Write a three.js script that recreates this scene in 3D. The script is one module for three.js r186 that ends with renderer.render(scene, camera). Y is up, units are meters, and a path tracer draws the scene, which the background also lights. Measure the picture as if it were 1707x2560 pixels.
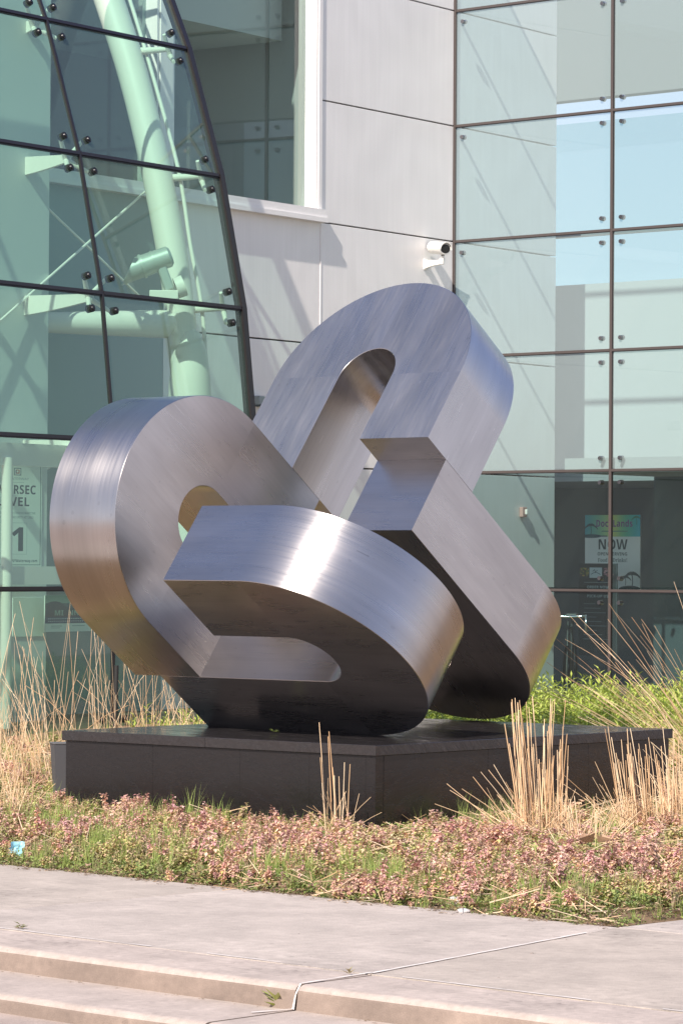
import * as THREE from 'three';
import { mergeGeometries } from 'three/addons/utils/BufferGeometryUtils.js';
import { RoundedBoxGeometry } from 'three/addons/geometries/RoundedBoxGeometry.js';
import { ImprovedNoise } from 'three/addons/math/ImprovedNoise.js';

// ------------------------------------------------------------------ camera, sky, sun, exposure
const scene = new THREE.Scene();
const V = (x, y, z) => new THREE.Vector3(x, y, z);
const F = 8400, CX = 853.5, CY = 1280, EYE = 1.70, PITCH = 0.014763, ROLL = 0.00618;   // lens measured in pixels of the 1707 x 2560 photograph
const camera = new THREE.PerspectiveCamera(2 * Math.atan(1280 / F) * 180 / Math.PI, 1707 / 2560, 0.5, 1200);
const camUp = V(-Math.sin(ROLL), Math.cos(ROLL) * Math.cos(PITCH), Math.cos(ROLL) * Math.sin(PITCH));
const camFwd = V(0, Math.sin(PITCH), -Math.cos(PITCH));
const camRight = camFwd.clone().cross(camUp).normalize();
camera.position.set(0, EYE, 0);
camera.quaternion.setFromRotationMatrix(new THREE.Matrix4().makeBasis(camRight, camUp, camFwd.clone().negate()));
scene.add(camera);

const sunDir = V(-0.297, 0.668, 0.682).normalize();
{
  const w = 512, h = 256, d = new Float32Array(w * h * 4), mix = (p, q, t) => p.map((x, i) => x + (q[i] - x) * t);
  for (let j = 0; j < h; j++) for (let i = 0; i < w; i++) {
    const el = ((j + 0.5) / h - 0.5) * Math.PI, az = ((i + 0.5) / w - 0.5) * 2 * Math.PI, y = Math.sin(el), x = Math.cos(az) * Math.cos(el), z = Math.sin(az) * Math.cos(el);
    const cg = x * sunDir.x + y * sunDir.y + z * sunDir.z, g = Math.acos(Math.max(-1, Math.min(1, cg)));
    const up = Math.max(0, y), k = Math.pow(1 - up, 2.9);
    let c = mix([0.125, 0.175, 0.32], [0.62, 0.66, 0.755], k);                       // zenith to hazy horizon
    const glow = Math.exp(-Math.pow(g / 0.42, 1.2));
    const away = THREE.MathUtils.smoothstep(g, 0.9, 1.9) * THREE.MathUtils.smoothstep(y, 0.0, 0.5);                              // deeper blue away from the sun
    c = c.map((v, q) => v * (0.92 + 0.20 * cg * cg) * (1 + away * [-0.34, -0.10, 0.34][q]) + glow * [0.60, 0.54, 0.48][q]);
    if (y < 0) c = [0.30, 0.29, 0.29];
    d.set([...c, 1], (j * w + i) * 4);
  }
  const t = new THREE.DataTexture(d, w, h, THREE.RGBAFormat, THREE.FloatType);
  t.mapping = THREE.EquirectangularReflectionMapping; t.magFilter = t.minFilter = THREE.LinearFilter; t.needsUpdate = true;
  scene.background = t; scene.environment = t;
}
const sun = new THREE.DirectionalLight(new THREE.Color(1.0, 0.90, 0.79), 4.4);
sun.name = 'sun';
sun.position.copy(sunDir.clone().multiplyScalar(80).add(V(0, 0, -25)));
sun.target.position.set(0, 0, -25);
sun.castShadow = true; sun.shadow.radius = 1.2;
sun.shadow.mapSize.set(4096, 4096);
Object.assign(sun.shadow.camera, { left: -25, right: 25, top: 25, bottom: -25, near: 1, far: 200 });
scene.add(sun, sun.target);

const renderer = new THREE.WebGLRenderer({ antialias: true });
renderer.setSize(682, 1024);
renderer.toneMapping = THREE.LinearToneMapping;
renderer.toneMappingExposure = 1.58;
renderer.shadowMap.enabled = true;

// ------------------------------------------------------------------ helpers
let seed = 12345;
const rnd = () => { seed = (seed + 0x6d2b79f5) | 0; let t = Math.imul(seed ^ (seed >>> 15), 1 | seed); t = (t + Math.imul(t ^ (t >>> 7), 61 | t)) ^ t; return ((t ^ (t >>> 14)) >>> 0) / 4294967296; };
const rr = (a, b) => a + (b - a) * rnd();
const noise = new ImprovedNoise();
const n2 = (x, y, z = 0.5) => noise.noise(x, y, z);
const fbm = (x, y, o = 4, z = 0.5) => { let s = 0, a = 0.5; for (let i = 0; i < o; i++) { s += a * n2(x, y, z + i * 3.1); x *= 2.03; y *= 2.03; a *= 0.5; } return s; };
const UPV = V(0, 1, 0);
const ray = (x, y) => camFwd.clone().addScaledVector(camRight, (x - CX) / F).addScaledVector(camUp, -(y - CY) / F);
const hit = (x, y, P, n) => { const d = ray(x, y); return camera.position.clone().addScaledVector(d, P.clone().sub(camera.position).dot(n) / d.dot(n)); };
const gnd = (x, y, h = 0) => hit(x, y, V(0, h, 0), UPV);
const used = {};
const numbered = (n) => { if (!(n in used)) { used[n] = 0; return n; } used[n]++; return n + '_' + String(used[n]).padStart(3, '0'); };
const shade = (m) => { m.castShadow = true; m.receiveShadow = true; return m; };
function tag(o, label, category, group, kind) {
  if (label) o.userData.label = label;
  if (category) o.userData.category = category;
  if (group) o.userData.group = group;
  if (kind) o.userData.kind = kind;
  return o;
}
function thing(name, label, category, base = V(0, 0, 0), group) {
  const g = new THREE.Group(); g.name = numbered(name); g.position.copy(base); scene.add(g);
  g.userData.base = base.clone();
  return tag(g, label, category, group);
}
const baseOf = (p) => p && p.userData.base ? p.userData.base : null;
// geometry is given in world coordinates; a child of a thing is moved into the thing's own frame
function part(name, geo, mat, parent) {
  const g = Array.isArray(geo) ? mergeGeometries(geo.map((q) => q.index ? q.toNonIndexed() : q)) : geo;
  const b = baseOf(parent);
  if (b) g.translate(-b.x, -b.y, -b.z);
  const m = shade(new THREE.Mesh(g, mat)); m.name = name;
  if (b) m.userData.base = b;
  (parent || scene).add(m);
  return m;
}
function single(name, geo, mat, label, category, group) { const m = part(numbered(name), geo, mat, null); return tag(m, label, category, group); }
function struct(name, geo, mat) { const m = part(name, geo, mat, null); m.userData.kind = 'structure'; return m; }
const clean = () => scene.traverse((o) => { delete o.userData.base; });
const basis = (ex, ey, ez, o) => new THREE.Matrix4().makeBasis(ex, ey, ez).setPosition(o);
function place(g, m) {                                             // a mirrored frame also turns the triangles over
  g.applyMatrix4(m);
  if (m.determinant() < 0) {
    if (!g.index) g.setIndex(Array.from({ length: g.attributes.position.count }, (_, i) => i));
    const a = g.index.array; for (let i = 0; i < a.length; i += 3) { const t = a[i]; a[i] = a[i + 1]; a[i + 1] = t; }
  }
  return g;
}
// a box with its own axes, centred on c
function bx(c, ex, ey, ez, w, h, d, round = 0) {
  const g = round ? new RoundedBoxGeometry(w, h, d, 2, round) : new THREE.BoxGeometry(w, h, d);
  return place(g, basis(ex, ey, ez, c));
}
function rod(a, b, r0, r1 = r0, seg = 10) {
  const d = b.clone().sub(a), L = d.length(), g = new THREE.CylinderGeometry(r1, r0, L, seg, 1);
  g.applyQuaternion(new THREE.Quaternion().setFromUnitVectors(UPV, d.normalize()));
  return g.translate((a.x + b.x) / 2, (a.y + b.y) / 2, (a.z + b.z) / 2);
}
function quad(a, b, c, d) {                                        // a bottom left, b bottom right, c top right, d top left
  const g = new THREE.BufferGeometry();
  g.setAttribute('position', new THREE.Float32BufferAttribute([a, b, c, d].flatMap((p) => [p.x, p.y, p.z]), 3));
  g.setAttribute('uv', new THREE.Float32BufferAttribute([0, 0, 1, 0, 1, 1, 0, 1], 2));
  g.setIndex([0, 1, 2, 0, 2, 3]); g.computeVertexNormals();
  return g;
}
function polySlab(pts, y0, y1, bevel = 0) {                        // pts: Vector3 on the ground plan
  const s = new THREE.Shape(pts.map((p) => new THREE.Vector2(p.x, -p.z)));
  const g = new THREE.ExtrudeGeometry(s, { depth: y1 - y0 - 2 * bevel, bevelEnabled: bevel > 0, bevelSize: bevel, bevelThickness: bevel, bevelOffset: -bevel, bevelSegments: 2 });
  return g.rotateX(-Math.PI / 2).translate(0, y0 + bevel, 0);
}
function tex(w, h, fn, { srgb = false, rep = null, clamp = false } = {}) {
  const d = new Uint8Array(w * h * 4);
  for (let y = 0; y < h; y++) for (let x = 0; x < w; x++) {
    const c = fn(x / w, y / h, x, y), i = (y * w + x) * 4;
    for (let k = 0; k < 3; k++) d[i + k] = Math.max(0, Math.min(255, Math.round(255 * (Array.isArray(c) ? c[k] : c))));
    d[i + 3] = 255;
  }
  const t = new THREE.DataTexture(d, w, h); t.magFilter = THREE.LinearFilter; t.minFilter = THREE.LinearMipmapLinearFilter; t.generateMipmaps = true;
  t.wrapS = t.wrapT = clamp ? THREE.ClampToEdgeWrapping : THREE.RepeatWrapping;
  if (srgb) t.colorSpace = THREE.SRGBColorSpace;
  if (rep) t.repeat.set(rep[0], rep[1]);
  t.needsUpdate = true;
  return t;
}
// seamless noise on a torus of texture coordinates
const wrapN = (u, v, fu, fv, z = 0) => { const a = u * 2 * Math.PI, b = v * 2 * Math.PI; return noise.noise(Math.cos(a) * fu + 9 + z, Math.sin(a) * fu + Math.cos(b) * fv, Math.sin(b) * fv + z); };
// seamless noise without direction: four shifted copies cross-faded
const tn = (u, v, f, z = 0) => { const q = (x, y) => noise.noise(x * f + z * 7.3, y * f + 2.1, z), a = u, b = v; return (q(u, v) * (1 - a) * (1 - b) + q(u - 1, v) * a * (1 - b) + q(u, v - 1) * (1 - a) * b + q(u - 1, v - 1) * a * b) * 1.35; };
const S = (r, g, b) => new THREE.Color().setRGB(r / 255, g / 255, b / 255, THREE.SRGBColorSpace);
const std = (o) => new THREE.MeshStandardMaterial(o);
const phy = (o) => new THREE.MeshPhysicalMaterial(o);
function canvasTex(w, h, draw) {
  const c = document.createElement('canvas'); c.width = w; c.height = h; draw(c.getContext('2d'), w, h);
  const t = new THREE.CanvasTexture(c); t.colorSpace = THREE.SRGBColorSpace; t.anisotropy = 8; return t;
}
function uvWorld(g, scale, ex, ey) {                              // texture coordinates in metres along two directions
  const p = g.attributes.position, uv = new Float32Array(p.count * 2), v = V(0, 0, 0);
  for (let i = 0; i < p.count; i++) { v.fromBufferAttribute(p, i); uv[2 * i] = v.dot(ex) * scale; uv[2 * i + 1] = v.dot(ey) * scale; }
  g.setAttribute('uv', new THREE.BufferAttribute(uv, 2)); return g;
}
const X = V(1, 0, 0), Z = V(0, 0, 1);

// ------------------------------------------------------------------ site plan
const S0 = gnd(1543, 2318);                                        // corner of the planting bed at the pavement
const U = V(0.722, 0, 0.692).normalize(), W = V(U.z, 0, -U.x);     // U along the pavement edge, W from the street into the bed
const site = (u, w, y = 0) => S0.clone().addScaledVector(U, u).addScaledVector(W, w).setY(y);

// ------------------------------------------------------------------ materials
const concreteTex = tex(1024, 1024, (u, v) => {
  const f = 0.84 + 0.06 * tn(u, v, 3) + 0.07 * tn(u, v, 9, 4) + 0.06 * tn(u, v, 40, 7) + (rnd() - 0.5) * 0.16;
  const spot = (tn(u, v, 26, 11) > 0.55 ? -0.07 : 0) + (tn(u, v, 60, 21) > 0.72 ? -0.20 : 0);
  return [f + spot, (f + spot) * 0.985, (f + spot) * 0.965];
}, { srgb: true });
const concreteBump = tex(512, 512, (u, v) => 0.5 + 0.2 * tn(u, v, 14, 2) + 0.35 * (rnd() - 0.5));
const concreteMat = (c, rep = 0.45) => { const t = concreteTex.clone(); t.repeat.set(rep, rep); const b = concreteBump.clone(); b.repeat.set(1.3, 1.3); return std({ color: c, map: t, bumpMap: b, bumpScale: 0.002, roughness: 0.9 }); };
const matPaving = [concreteMat(new THREE.Color(0.61, 0.545, 0.495)), concreteMat(new THREE.Color(0.63, 0.565, 0.525), 0.4), concreteMat(new THREE.Color(0.595, 0.53, 0.48), 0.5)];
const matKerb = concreteMat(new THREE.Color(0.62, 0.54, 0.50), 0.7); matKerb.vertexColors = true;
const matRoad = concreteMat(new THREE.Color(0.56, 0.47, 0.43), 0.3);
const matSeal = std({ color: new THREE.Color(0.70, 0.66, 0.63), roughness: 0.85 });
const soilTex = tex(512, 512, (u, v) => { const f = 0.5 + 0.35 * wrapN(u, v, 8, 8) + 0.3 * (rnd() - 0.5); return [0.36 + 0.2 * f, 0.29 + 0.17 * f, 0.22 + 0.13 * f]; }, { srgb: true });
const matSoil = std({ map: soilTex, roughness: 1 });
const gravelGround = std({ color: new THREE.Color(0.42, 0.37, 0.33), roughness: 1 });

// brushed steel: lines along u, blotches of handling and weather
function steelMaps(k) {
  const N = 1024;
  const row = Array.from({ length: N }, () => rnd()), row2 = Array.from({ length: N }, () => rnd());
  const rough = tex(N, N, (u, v, x, y) => {
    const line = row[(y + Math.floor(3 * n2(u * 6, v * 3, k))) & 1023] * 0.5 + row2[(y * 3 + 7) & 1023] * 0.5;
    const blot = fbm(u * 3 + k * 5, v * 9, 4, k), fine = n2(u * 14, v * 120, k + 2);
    const q = 0.50 + 0.16 * blot + 0.06 * fine + 0.06 * (line - 0.5);
    return [q, q, q];
  });
  const marks = Array.from({ length: k === 1 ? 60 : 26 }, () => [rnd(), rnd(), rr(0.004, 0.03), rr(0.0006, 0.0016), k === 1 ? rr(0.06, 0.2) : rr(-0.22, 0.16)]);
  const col = tex(N, N, (u, v, x, y) => {
    const blot = fbm(u * 2.2 + k * 7, v * 6 + 3, 4, k + 1), line = n2(u * 5, v * 90, k), smear = fbm(u * 5 + k, v * 26, 3, k + 4);
    let f = 0.80 + 0.24 * blot + 0.07 * smear + 0.03 * line + 0.04 * (row[y & 1023] - 0.5);
    const sp = n2(u * 60, v * 60, k + 9); if (sp > 0.62) f -= 0.08;
    for (const [mu, mv, mw, mh, d] of marks) if (Math.abs(u - mu) < mw && Math.abs(v - mv - 0.02 * (u - mu)) < mh) f += d;
    return [f, f * 0.985, f * 0.99];
  }, { srgb: false });
  const bump = tex(N, N, (u, v, x, y) => 0.5 + 0.35 * (row[y & 1023] - 0.5) + 0.3 * n2(u * 8, v * 200, k));
  for (const t of [rough, col, bump]) t.repeat.set(0.42, 0.42);
  return { rough, col, bump };
}
function steel(k, rough = 0.60) {
  const m = steelMaps(k);
  return phy({ color: new THREE.Color(0.68, 0.65, 0.63), metalness: 1, roughness: rough, roughnessMap: m.rough, map: m.col, bumpMap: m.bump, bumpScale: 0.00003, anisotropy: 0.74, anisotropyRotation: Math.PI / 2 });
}

// ------------------------------------------------------------------ ground, pavement, kerbs
struct('ground', new THREE.PlaneGeometry(900, 900).rotateX(-Math.PI / 2).translate(0, -0.215, -100), gravelGround);
{
  const road = polySlab([site(-60, -3.05), site(60, -3.05), site(60, -40), site(-60, -40)], -0.4, -0.185);
  struct('road', uvWorld(road, 1, X, Z), matRoad);
  const walk = new THREE.Group(); walk.name = 'sidewalk'; walk.userData.kind = 'structure'; scene.add(walk);
  const skew = (u, w) => site(u + (u > -1.5 && u < 1.5 ? -0.2 * w : 0.03 * w), w);
  const joints = [-14.2, -11.3, -8.4, -5.4, -2.52, 0.0, 3.1, 6.2];
  for (let i = 0; i < joints.length - 1; i++) {
    const a = joints[i] + 0.003, b = joints[i + 1] - 0.003, a2 = a;
    const g = polySlab([skew(a2, 0.0), skew(a2, -2.134), skew(b, -2.134), skew(b, 0.0)].reverse(), -0.3, 0, 0.003);
    part('paving_slab', uvWorld(g.translate(0, (rnd() - 0.5) * 0.004, 0), 1, U, W), matPaving[i % 3], walk);
  }
  for (let r = 0; r < 5; r++) for (let c = 0; c < 2; c++) {          // driveway to the right of the bed
    const g = polySlab([site(0.004 + c * 3.1, 0.004 + r * 3), site(3.096 + c * 3.1, 0.004 + r * 3), site(3.096 + c * 3.1, 2.996 + r * 3), site(0.004 + c * 3.1, 2.996 + r * 3)], -0.3, 0.0, 0.003);
    part('paving_slab', uvWorld(g, 1, U, W), matPaving[(r + c + 1) % 3], walk);
  }
  // worn bead of joint sealant: uneven width, broken where it has come away
  const bead = (pts, w, gap = 0.25) => {
    const out = [];
    for (let i = 0; i < pts.length - 1; i++) {
      const a = pts[i], b = pts[i + 1], d = b.clone().sub(a), n = Math.max(2, Math.round(d.length() / 0.05)); const L = d.length(); d.normalize();
      const side = Math.abs(d.y) > 0.6 ? U.clone() : d.clone().cross(UPV).normalize(), nor = side.clone().cross(d).normalize().multiplyScalar(0.004);
      const at = (t, s) => { const p = a.clone().addScaledVector(d, t * L), k = w * (0.55 + 0.45 * n2(p.x * 9, p.z * 9 + p.y * 9, 2) + 0.2 * n2(p.x * 40, p.z * 40, 5)), off = 0.004 * n2(p.x * 5, p.z * 5, 8); return p.addScaledVector(side, s * Math.max(0.1 * w, k) + off).add(nor.y < 0 ? nor.clone().negate() : nor); };
      for (let j = 0; j < n; j++) { const m = a.clone().addScaledVector(d, (j + 0.5) / n * L); if (n2(m.x * 2.2, m.z * 2.2, 12) < -0.5 + gap) continue; out.push(quad(at(j / n, 1), at((j + 1) / n, 1), at((j + 1) / n, -1), at(j / n, -1))); }
    }
    return out;
  };
  part('joint_sealant', bead([skew(0.0, -0.3), skew(0.0, -2.12)], 0.011, 0.02), matSeal, walk);
  part('joint_sealant', bead([site(-3.4, -2.13), site(-0.1, -2.13)], 0.007, 0.32), matSeal, walk);
  part('joint_sealant', bead([site(0.6, -2.13), site(6, -2.13)], 0.008, 0.30), matSeal, walk);
  // stepped kerb: rounded nosing, riser, tread, second nosing and riser
  const kp = new THREE.Shape();
  kp.moveTo(2.139, -0.004); kp.lineTo(2.535, -0.006); kp.quadraticCurveTo(2.575, -0.008, 2.58, -0.045); kp.lineTo(2.59, -0.107); kp.lineTo(3.065, -0.110);
  kp.quadraticCurveTo(3.105, -0.112, 3.11, -0.148); kp.lineTo(3.12, -0.21); kp.lineTo(3.12, -0.4); kp.lineTo(2.14, -0.4); kp.closePath();
  const kerb = new THREE.Group(); kerb.name = 'kerb'; kerb.userData.kind = 'structure'; scene.add(kerb);
  const kj = [-13.5, -9.0, -4.6, 0.44, 4.6, 9];
  for (let i = 0; i < kj.length - 1; i++) {
    const L = kj[i + 1] - kj[i] - 0.018;
    const g = new THREE.ExtrudeGeometry(kp, { depth: L, bevelEnabled: false, curveSegments: 8, steps: 24 });
    place(g, basis(W.clone().negate(), UPV, U.clone(), site(kj[i] + 0.009, 0)));
    const p = g.attributes.position;
    for (let j = 0; j < p.count; j++) { const x = p.getX(j), z = p.getZ(j), w = fbm(x * 1.3, z * 1.3, 3) * 0.02; p.setXYZ(j, x + w * W.x, p.getY(j) + fbm(x * 2, z * 2, 2, 7) * 0.002, z + w * W.z); }
    g.computeVertexNormals();
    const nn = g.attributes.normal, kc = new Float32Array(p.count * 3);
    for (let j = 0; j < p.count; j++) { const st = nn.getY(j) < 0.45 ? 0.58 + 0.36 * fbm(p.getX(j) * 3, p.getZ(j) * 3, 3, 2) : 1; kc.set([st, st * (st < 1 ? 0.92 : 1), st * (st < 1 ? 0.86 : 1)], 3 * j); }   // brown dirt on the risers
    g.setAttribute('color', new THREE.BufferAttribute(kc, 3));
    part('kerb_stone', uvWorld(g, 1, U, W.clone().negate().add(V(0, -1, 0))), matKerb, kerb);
  }
  const ks = [site(0.40, -2.10, -0.002), site(0.44, -2.555, -0.004), site(0.44, -2.585, -0.045), site(0.44, -2.60, -0.104), site(0.38, -2.78, -0.106)];
  part('joint_sealant', bead(ks, 0.012, -0.3), matSeal, kerb);
}
// planting bed
const bedH = (p) => 0.0 + 0.03 * fbm(p.x * 0.8, p.z * 0.8, 3) + 0.22 * THREE.MathUtils.smoothstep(-p.z, 22, 31);
{
  const nu = 160, nw = 120, g = new THREE.PlaneGeometry(1, 1, nu, nw), p = g.attributes.position;
  for (let i = 0; i < p.count; i++) { const u = -16 + 16 * (p.getX(i) + 0.5), w = 0.004 + 30 * (p.getY(i) + 0.5), q = site(u, w); p.setXYZ(i, q.x, w < 0.1 || u > -0.2 ? -0.02 : bedH(q), q.z); }
  g.computeVertexNormals();
  struct('planting_bed_soil', uvWorld(g, 1.2, X, Z), matSoil);
}

// ------------------------------------------------------------------ granite plinth
const plinthTop = 1.70 - 1.1485;
const PL = [[155, 1826], [939, 1864], [1681, 1822]].map(([x, y]) => gnd(x, y, plinthTop).setY(0));
const PQ = [PL[0], PL[1], PL[2], PL[0].clone().add(PL[2]).sub(PL[1])];
const granTex = tex(512, 512, (u, v) => { const f = rnd() < 0.10 ? rr(0.30, 0.52) : rr(0.16, 0.27); const w = 0.03 * wrapN(u, v, 3, 3); return [f + w, (f + w) * 0.965, (f + w) * 0.975]; }, { srgb: true });
const granRough = tex(512, 512, (u, v) => { const q = 0.42 + 0.22 * wrapN(u, v, 2, 5) + 0.18 * wrapN(u, v, 4, 22, 3) + 0.1 * (rnd() - 0.5); return [q, q, q]; });
granTex.repeat.set(3.3, 3.3); granRough.repeat.set(0.8, 0.8);
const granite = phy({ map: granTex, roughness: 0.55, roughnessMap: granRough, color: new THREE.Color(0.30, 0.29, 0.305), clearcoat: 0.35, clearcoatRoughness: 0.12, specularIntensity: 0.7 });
const granTop = granTex.clone(); granTop.repeat.set(2.5, 2.5);
const topRough = tex(512, 512, (u, v) => { const q = 0.30 + 0.30 * wrapN(u, v, 1.5, 7, 1) + 0.22 * wrapN(u, v, 3, 18, 3); return [q, q, q]; });
topRough.repeat.set(0.5, 0.5);
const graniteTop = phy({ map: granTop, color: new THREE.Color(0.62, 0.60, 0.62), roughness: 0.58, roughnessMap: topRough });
{
  const plinth = thing('granite_plinth', 'low black granite plinth with a thin overhanging top under the steel sculpture', 'plinth', PL[1].clone());
  const q = (s, t, y = 0) => PQ[1].clone().addScaledVector(PQ[0].clone().sub(PQ[1]), s).addScaledVector(PQ[2].clone().sub(PQ[1]), t).setY(y);   // s to the left end, t to the right end
  const dirL = PQ[0].clone().sub(PQ[1]).normalize(), dirR = PQ[2].clone().sub(PQ[1]).normalize();
  const lid = (s0, s1, t0, t1) => part('coping_slab', uvWorld(polySlab([q(s0 + 0.0006, t0 + 0.0006), q(s1 - 0.0006, t0 + 0.0006), q(s1 - 0.0006, t1 - 0.0006), q(s0 + 0.0006, t1 - 0.0006)], plinthTop - 0.066, plinthTop, 0.003), 1, dirL, dirR.clone().add(UPV)), graniteTop, plinth);
  for (const [s0, s1] of [[0, 0.525], [0.525, 1]]) for (const [t0, t1] of [[0, 0.5], [0.5, 1]]) lid(s0, s1, t0, t1);
  // facing panels
  const ins = 0.006, h0 = -0.05, h1 = plinthTop - 0.068;
  const panel = (s0, s1) => part('side_panel', uvWorld(polySlab([q(s0 + 0.0003, ins), q(s1 - 0.0003, ins), q(s1 - 0.0003, 0.03), q(s0 + 0.0003, 0.03)], h0, h1, 0.0007), 1, dirL, UPV), granite, plinth);
  panel(0.006, 0.035); panel(0.035, 0.205); panel(0.205, 0.42); panel(0.42, 0.70); panel(0.70, 0.992);
  const panelR = (t0, t1) => part('side_panel', uvWorld(polySlab([q(ins, t0 + 0.0003), q(ins, t1 - 0.0003), q(0.03, t1 - 0.0003), q(0.03, t0 + 0.0003)], h0, h1, 0.0007), 1, dirR, UPV), granite, plinth);
  panelR(0.031, 0.36); panelR(0.36, 0.7); panelR(0.7, 0.992);
  part('core', polySlab([q(0.031, 0.031), q(0.99, 0.031), q(0.99, 0.99), q(0.031, 0.99)], -0.05, plinthTop - 0.07), granite, plinth);
}
const inPlinth = (p, m = 0.04) => { const e = PQ[0].clone().sub(PQ[1]), f = PQ[2].clone().sub(PQ[1]), d = p.clone().sub(PQ[1]).setY(0); const den = e.x * f.z - e.z * f.x, s = (d.x * f.z - d.z * f.x) / den, t = (e.x * d.z - e.z * d.x) / den; return s > -m && s < 1 + m && t > -m && t < 1 + m; };

// ------------------------------------------------------------------ the steel sculpture: four looped square bars at right angles
{
  const UNIT = 0.61, psi = 0.707552, T = V(0.584011, EYE + 0.8497, -22.805177);
  const aw = V(Math.cos(psi), 0, Math.sin(psi)), aq = UPV.clone().cross(aw);
  const al = UPV.clone().multiplyScalar(-0.8).addScaledVector(aq, -0.6), ad = UPV.clone().multiplyScalar(-0.6).addScaledVector(aq, 0.8);
  const toWorld = (a, b, c) => T.clone().addScaledVector(aw, a * UNIT).addScaledVector(al, b * UNIT).addScaledVector(ad, c * UNIT);
  const turn = (a, b, c) => V(0, 0, 0).addScaledVector(aw, a).addScaledVector(al, b).addScaledVector(ad, c);
  const base = toWorld(-0.6, 3.2, 1.2).setY(plinthTop);
  const sculpture = thing('steel_sculpture', 'large brushed stainless steel sculpture of interlocked square loops on the black plinth', 'sculpture', base);
  // a bar of unit square section: a straight leg (x0..0), a half turn of mean radius 0.9, a straight leg back (0..x1)
  function loop(name, x0, x1, map, mat, label) {
    const pos = [], nor = [], uv = [], idx = [], ARC = 72, ch = 0.0045;
    const st = [[x0, 0, 0, 1, x0]];
    for (let i = 0; i <= ARC; i++) { const a = Math.PI / 2 - Math.PI * i / ARC; st.push([0, 0, Math.cos(a), Math.sin(a), 0.9 * Math.PI * i / ARC]); }
    st.push([x1, 0, 0, -1, 0.9 * Math.PI - x1]);
    const sec = [[1.4, ch], [1.4, 1 - ch], [1.4 - ch, 1], [0.4 + ch, 1], [0.4, 1 - ch], [0.4, ch], [0.4 + ch, 0], [1.4 - ch, 0]];
    const put = (x, y, z, nx, ny, nz, u, v) => { const P = map(x, y, z), O = map(0, 0, 0), N = map(nx, ny, nz); const p = toWorld(...P), n = turn(N[0] - O[0], N[1] - O[1], N[2] - O[2]).normalize(); pos.push(p.x, p.y, p.z); nor.push(n.x, n.y, n.z); uv.push(u * UNIT, v * UNIT); return pos.length / 3 - 1; };
    const tri = (a, b, c) => {
      const A = V().fromArray(pos, 3 * a), B = V().fromArray(pos, 3 * b), C = V().fromArray(pos, 3 * c), n = V().fromArray(nor, 3 * a);
      if (B.sub(A).cross(C.sub(A)).dot(n) < 0) idx.push(a, c, b); else idx.push(a, b, c);
    };
    for (let e = 0; e < 8; e++) {
      const [ra, za] = sec[e], [rb, zb] = sec[(e + 1) % 8], dr = rb - ra, dz = zb - za, len = Math.hypot(dr, dz);
      let nr = dz / len, nz = -dr / len;                            // outward in the (r, z) section
      const ids = st.map(([sx, , nx, ny, along]) => [[ra, za], [rb, zb]].map(([r, z]) => {
        const x = sx + nx * r, y = ny * r;
        const flat = Math.abs(nz) > 0.9;
        return put(x, y, z, nx * nr, ny * nr, nz, flat ? x : along * (e === 4 ? 0.45 : 1), flat ? y + (nz > 0 ? 3 : 0) : z + 1.5 * e);
      }));
      for (let i = 0; i < ids.length - 1; i++) { const [a, b] = ids[i], [c, d] = ids[i + 1]; tri(a, b, d); tri(a, d, c); }
    }
    for (const [x, s, q] of [[x0, 1, -1], [x1, -1, -1]]) {
      const ids = sec.map(([r, z]) => put(x, s * r, z, q, 0, 0, r, z + 5));
      for (let i = 1; i < 7; i++) tri(ids[0], ids[i], ids[i + 1]);
    }
    const g = new THREE.BufferGeometry();
    g.setAttribute('position', new THREE.Float32BufferAttribute(pos, 3)); g.setAttribute('normal', new THREE.Float32BufferAttribute(nor, 3)); g.setAttribute('uv', new THREE.Float32BufferAttribute(uv, 2)); g.setIndex(idx);
    const m = part(name, g, mat, sculpture);
    m.userData.label = label;
    return m;
  }
  loop('arch', -0.95, -1.35, (x, y, z) => [y - 1.4, -0.95 - x, z], steel(1), 'tall arch with two legs');
  loop('loop', -2.32, -1.04, (x, y, z) => [y - 1.4, z, x + 2.72], steel(2), 'right loop reaching back and down to the plinth');
  loop('loop', -2.44, -1.04, (x, y, z) => [x + 0.04, z + 2.2, y - 0.2], steel(3), 'front loop with a free end pointing left');
  loop('ring', -1.0, -1.4, (x, y, z) => [z - 2.8, y + 1.8, -0.8 - x], steel(4), 'left ring standing on edge');
}

// ------------------------------------------------------------------ building: shared pieces
const Pc = V(1.242, 0, -37.6);                                      // the corner where white wall and glass meet
const dR = V(0.754, 0, 0.656).normalize(), nR = V(-0.656, 0, 0.754).normalize();      // glass wall to the right
const dW = V(-0.578, 0, 0.816).normalize(), nW = V(0.816, 0, 0.578).normalize();        // white wall to the left
const LV = [0.112, 1.407, 2.702, 3.997, 5.292, 6.587, 7.882, 9.177];
const matWhite = std({ color: new THREE.Color(0.85, 0.84, 0.82), roughness: 0.38, metalness: 0.0 });
const panelTex = tex(512, 512, (u, v) => { const f = 0.965 + 0.012 * wrapN(u, v, 6, 0.7) + 0.010 * wrapN(u, v, 22, 0.5, 4) + 0.02 * wrapN(u, v, 1.2, 1.2, 8); return [f, f * 0.994, f]; }, { srgb: true });
matWhite.map = panelTex;
const matDark = std({ color: new THREE.Color(0.02, 0.02, 0.022), roughness: 0.6 });
const matBronze = std({ color: new THREE.Color(0.10, 0.083, 0.08), roughness: 0.5, metalness: 0.3 });
const matSeam = std({ color: new THREE.Color(0.014, 0.011, 0.012), roughness: 0.45 });
const matBolt = std({ color: new THREE.Color(0.32, 0.30, 0.31), roughness: 0.25, metalness: 1 });
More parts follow.
